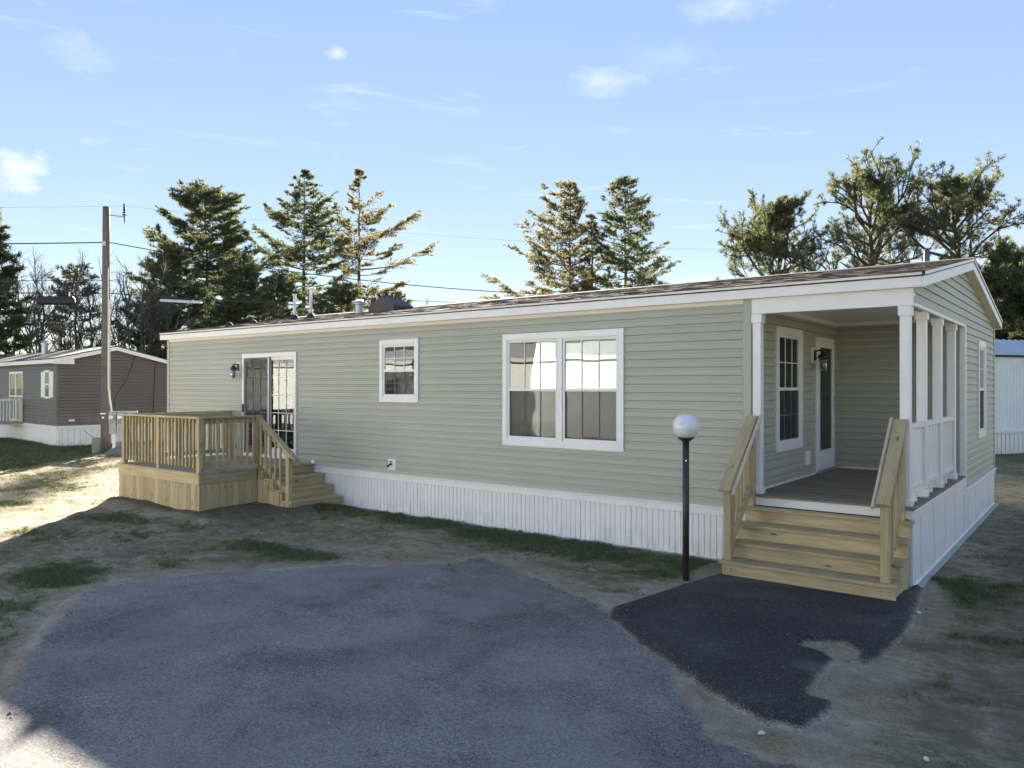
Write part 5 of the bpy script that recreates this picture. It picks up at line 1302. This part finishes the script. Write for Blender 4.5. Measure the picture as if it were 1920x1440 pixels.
# bare broadleaf trees behind the brown home
def bare_tree(seed, H):
    rs = np.random.RandomState(seed); T = Tubes()
    def limb(p, d, L, r, lev):
        m = 5 if lev < 3 else 3; pts = [np.array(p, float)]; dd = np.array(d)
        for i in range(1, m): dd = unit(dd + rs.normal(0, .13 if lev else .06, 3) + np.array([0, 0, .06])); pts.append(pts[-1] + dd * L / (m - 1))
        pts = np.array(pts); T.add(pts, np.linspace(r, max(.0065, r * .45), m), 6 if lev == 0 else 3)
        if lev < 4:
            for k in range((rs.randint(4, 7), rs.randint(4, 6), rs.randint(3, 6), rs.randint(2, 5))[lev]):
                tt = rs.uniform(.3 if lev else .38, 1); i = min(m - 2, int(tt * (m - 1))); q = pts[i] + (pts[i + 1] - pts[i]) * (tt * (m - 1) - i)
                nd = unit(unit(pts[i + 1] - pts[i]) + rs.normal(0, .5, 3) + np.array([0, 0, .15])); limb(q, nd, L * rs.uniform(.42, .66), r * .52, lev + 1)
    limb((0, 0, 0), (rs.normal(0, .06), rs.normal(0, .06), 1), H * .55, H * .011, 0)
    z = max(v[:, 2].max() for v in T.V)
    for v in T.V: v *= H / z
    return T.mesh('limbs', 'twig_bark')
BT = [bare_tree(200 + i, 10.) for i in range(6)]
sides = ['just left of the utility pole', 'just right of the utility pole']
BARE = ((-30, 50, 430), (12, 54, 470), (42, 49, 440), (66, 56, 462), (88, 52, 500), (112, 58, 520), (133, 53, 512), (158, 60, 500), (180, 55, 515), (222, 54, 470), (243, 60, 490), (262, 55, 472), (285, 62, 500), (305, 57, 530), (345, 64, 560))
ordn = ['first', 'second', 'third', 'fourth', 'fifth', 'sixth', 'seventh', 'eighth', 'ninth', 'tenth', 'eleventh', 'twelfth', 'thirteenth', 'fourteenth', 'fifteenth']
for i, (u, D, v) in enumerate(BARE):
    p = tr(u, D); H = htop(v, D)
    o = thing('bare_tree', 'leafless tree, %s from the left in the row behind the brown home' % ordn[i], 'bare tree', (p.x, p.y, 0), 'leafless trees behind the brown home')
    link(bpy.data.objects.new('limbs', BT[i % 6]), o, Matrix.Translation((p.x, p.y, -.05)) @ Matrix.Rotation(i * 2.1, 4, 'Z') @ Matrix.Scale(H / 10, 4))
for i, (u, D, v, lab) in enumerate(((775, 80, 545, 'leafless shrub right of the roof vent hood'), (745, 84, 552, 'leafless shrub behind the roof vent hood'))):
    p = tr(u, D); o = thing('bare_shrub', lab, 'shrub', (p.x, p.y, 0)); link(bpy.data.objects.new('limbs', BT[i + 2]), o, Matrix.Translation((p.x, p.y, -.05)) @ Matrix.Scale(htop(v, D) / 10, 4))
# undergrowth between the trunks, and the far wood that closes the view
def thicket():
    rs = np.random.RandomState(90); P = []; D = []; T = Tubes()
    for k in range(900):
        u = rs.uniform(-160, 480); d = rs.uniform(60, 84); p = tr(u, d); h = rs.uniform(1.5, 5.5)
        b = np.array([p.x, p.y, 0]); e = b + np.array([rs.normal(0, .5), rs.normal(0, .5), h]); m_ = (b + e) / 2 + rs.normal(0, .2, 3)
        T.add([b, m_, e], [.035, .022, .008], 3)
        for q in range(4):
            s0 = b + (e - b) * rs.uniform(.3, 1); T.add([s0, s0 + rs.normal(0, .6, 3) + np.array([0, 0, .5])], [.014, .005], 3)
        if rs.rand() < .25:
            for q in range(16): P.append(b + (e - b) * rs.uniform(.15, 1) + rs.normal(0, .6, 3)); D.append(unit(rs.normal(0, 1, 3) + np.array([0, 0, .6])))
    for k in range(700):
        u = rs.uniform(-400, 2300); d = rs.uniform(105, 150); p = tr(u, d); h = rs.uniform(3, 9)
        b = np.array([p.x, p.y, 0]); e = b + np.array([rs.normal(0, .8), rs.normal(0, .8), h]); T.add([b, (b + e) / 2, e], [.09, .06, .02], 3)
        for q in range(8):
            s0 = b + (e - b) * rs.uniform(.3, 1); T.add([s0, s0 + rs.normal(0, 1.1, 3) + np.array([0, 0, .8])], [.035, .012], 3)
        for q in range(10): P.append(b + (e - b) * rs.uniform(0, .8) + rs.normal(0, .9, 3)); D.append(unit(rs.normal(0, 1, 3) + np.array([0, 0, .6])))
    tag(link(bpy.data.objects.new('undergrowth', T.mesh('undergrowth', 'twig_bark'))), 'tangle of bare saplings closing the view behind the homes', 'undergrowth', kind='stuff')
    V, F, tint = needles(np.array(P), np.array(D), rs, 7, .45, .07)
    tag(link(bpy.data.objects.new('undergrowth_leaves', mesh_np('undergrowth_leaves', V, F, 'undergrowth_leaf', False, {'tint': tint}))), 'brown and green leaves in the tangle behind the homes', 'undergrowth', kind='stuff')
m_leaf('undergrowth_leaf', (.045, .055, .028), (.17, .11, .06), .3)
thicket()
# litter in the yard
for i, (u, v, lab) in enumerate(((1722, 1151, 'small pale stone at the right end of the porch steps'), (1428, 1378, 'pale pebble at the lower tip of the black asphalt'), (1737, 1427, 'flat pale pebble at the bottom right of the yard'), (1138, 1037, 'pale pebble in the grass by the skirting'))):
    p = gp(u, v); rs = np.random.RandomState(i); m_ = MB(); m_.lathe([(.004, 0), (.018, .004), (.024, .012), (.016, .022), (.004, .026)], 8)
    m_.v = [(a * (1 + .3 * rs.rand()), b * (.6 + .3 * rs.rand()), c) for a, b, c in m_.v]
    tag(m_.build('stone', 'pebble_white', None, Matrix.Translation((p.x, p.y, .0)) @ Matrix.Rotation(i, 4, 'Z'), True), lab, 'stone', 'pale stones in the yard')
tg = sum(len(o.data.loop_triangles) if False else len(o.data.polygons) for o in sc.objects if o.type == 'MESH')
print('faces', tg, 'grass', NG)
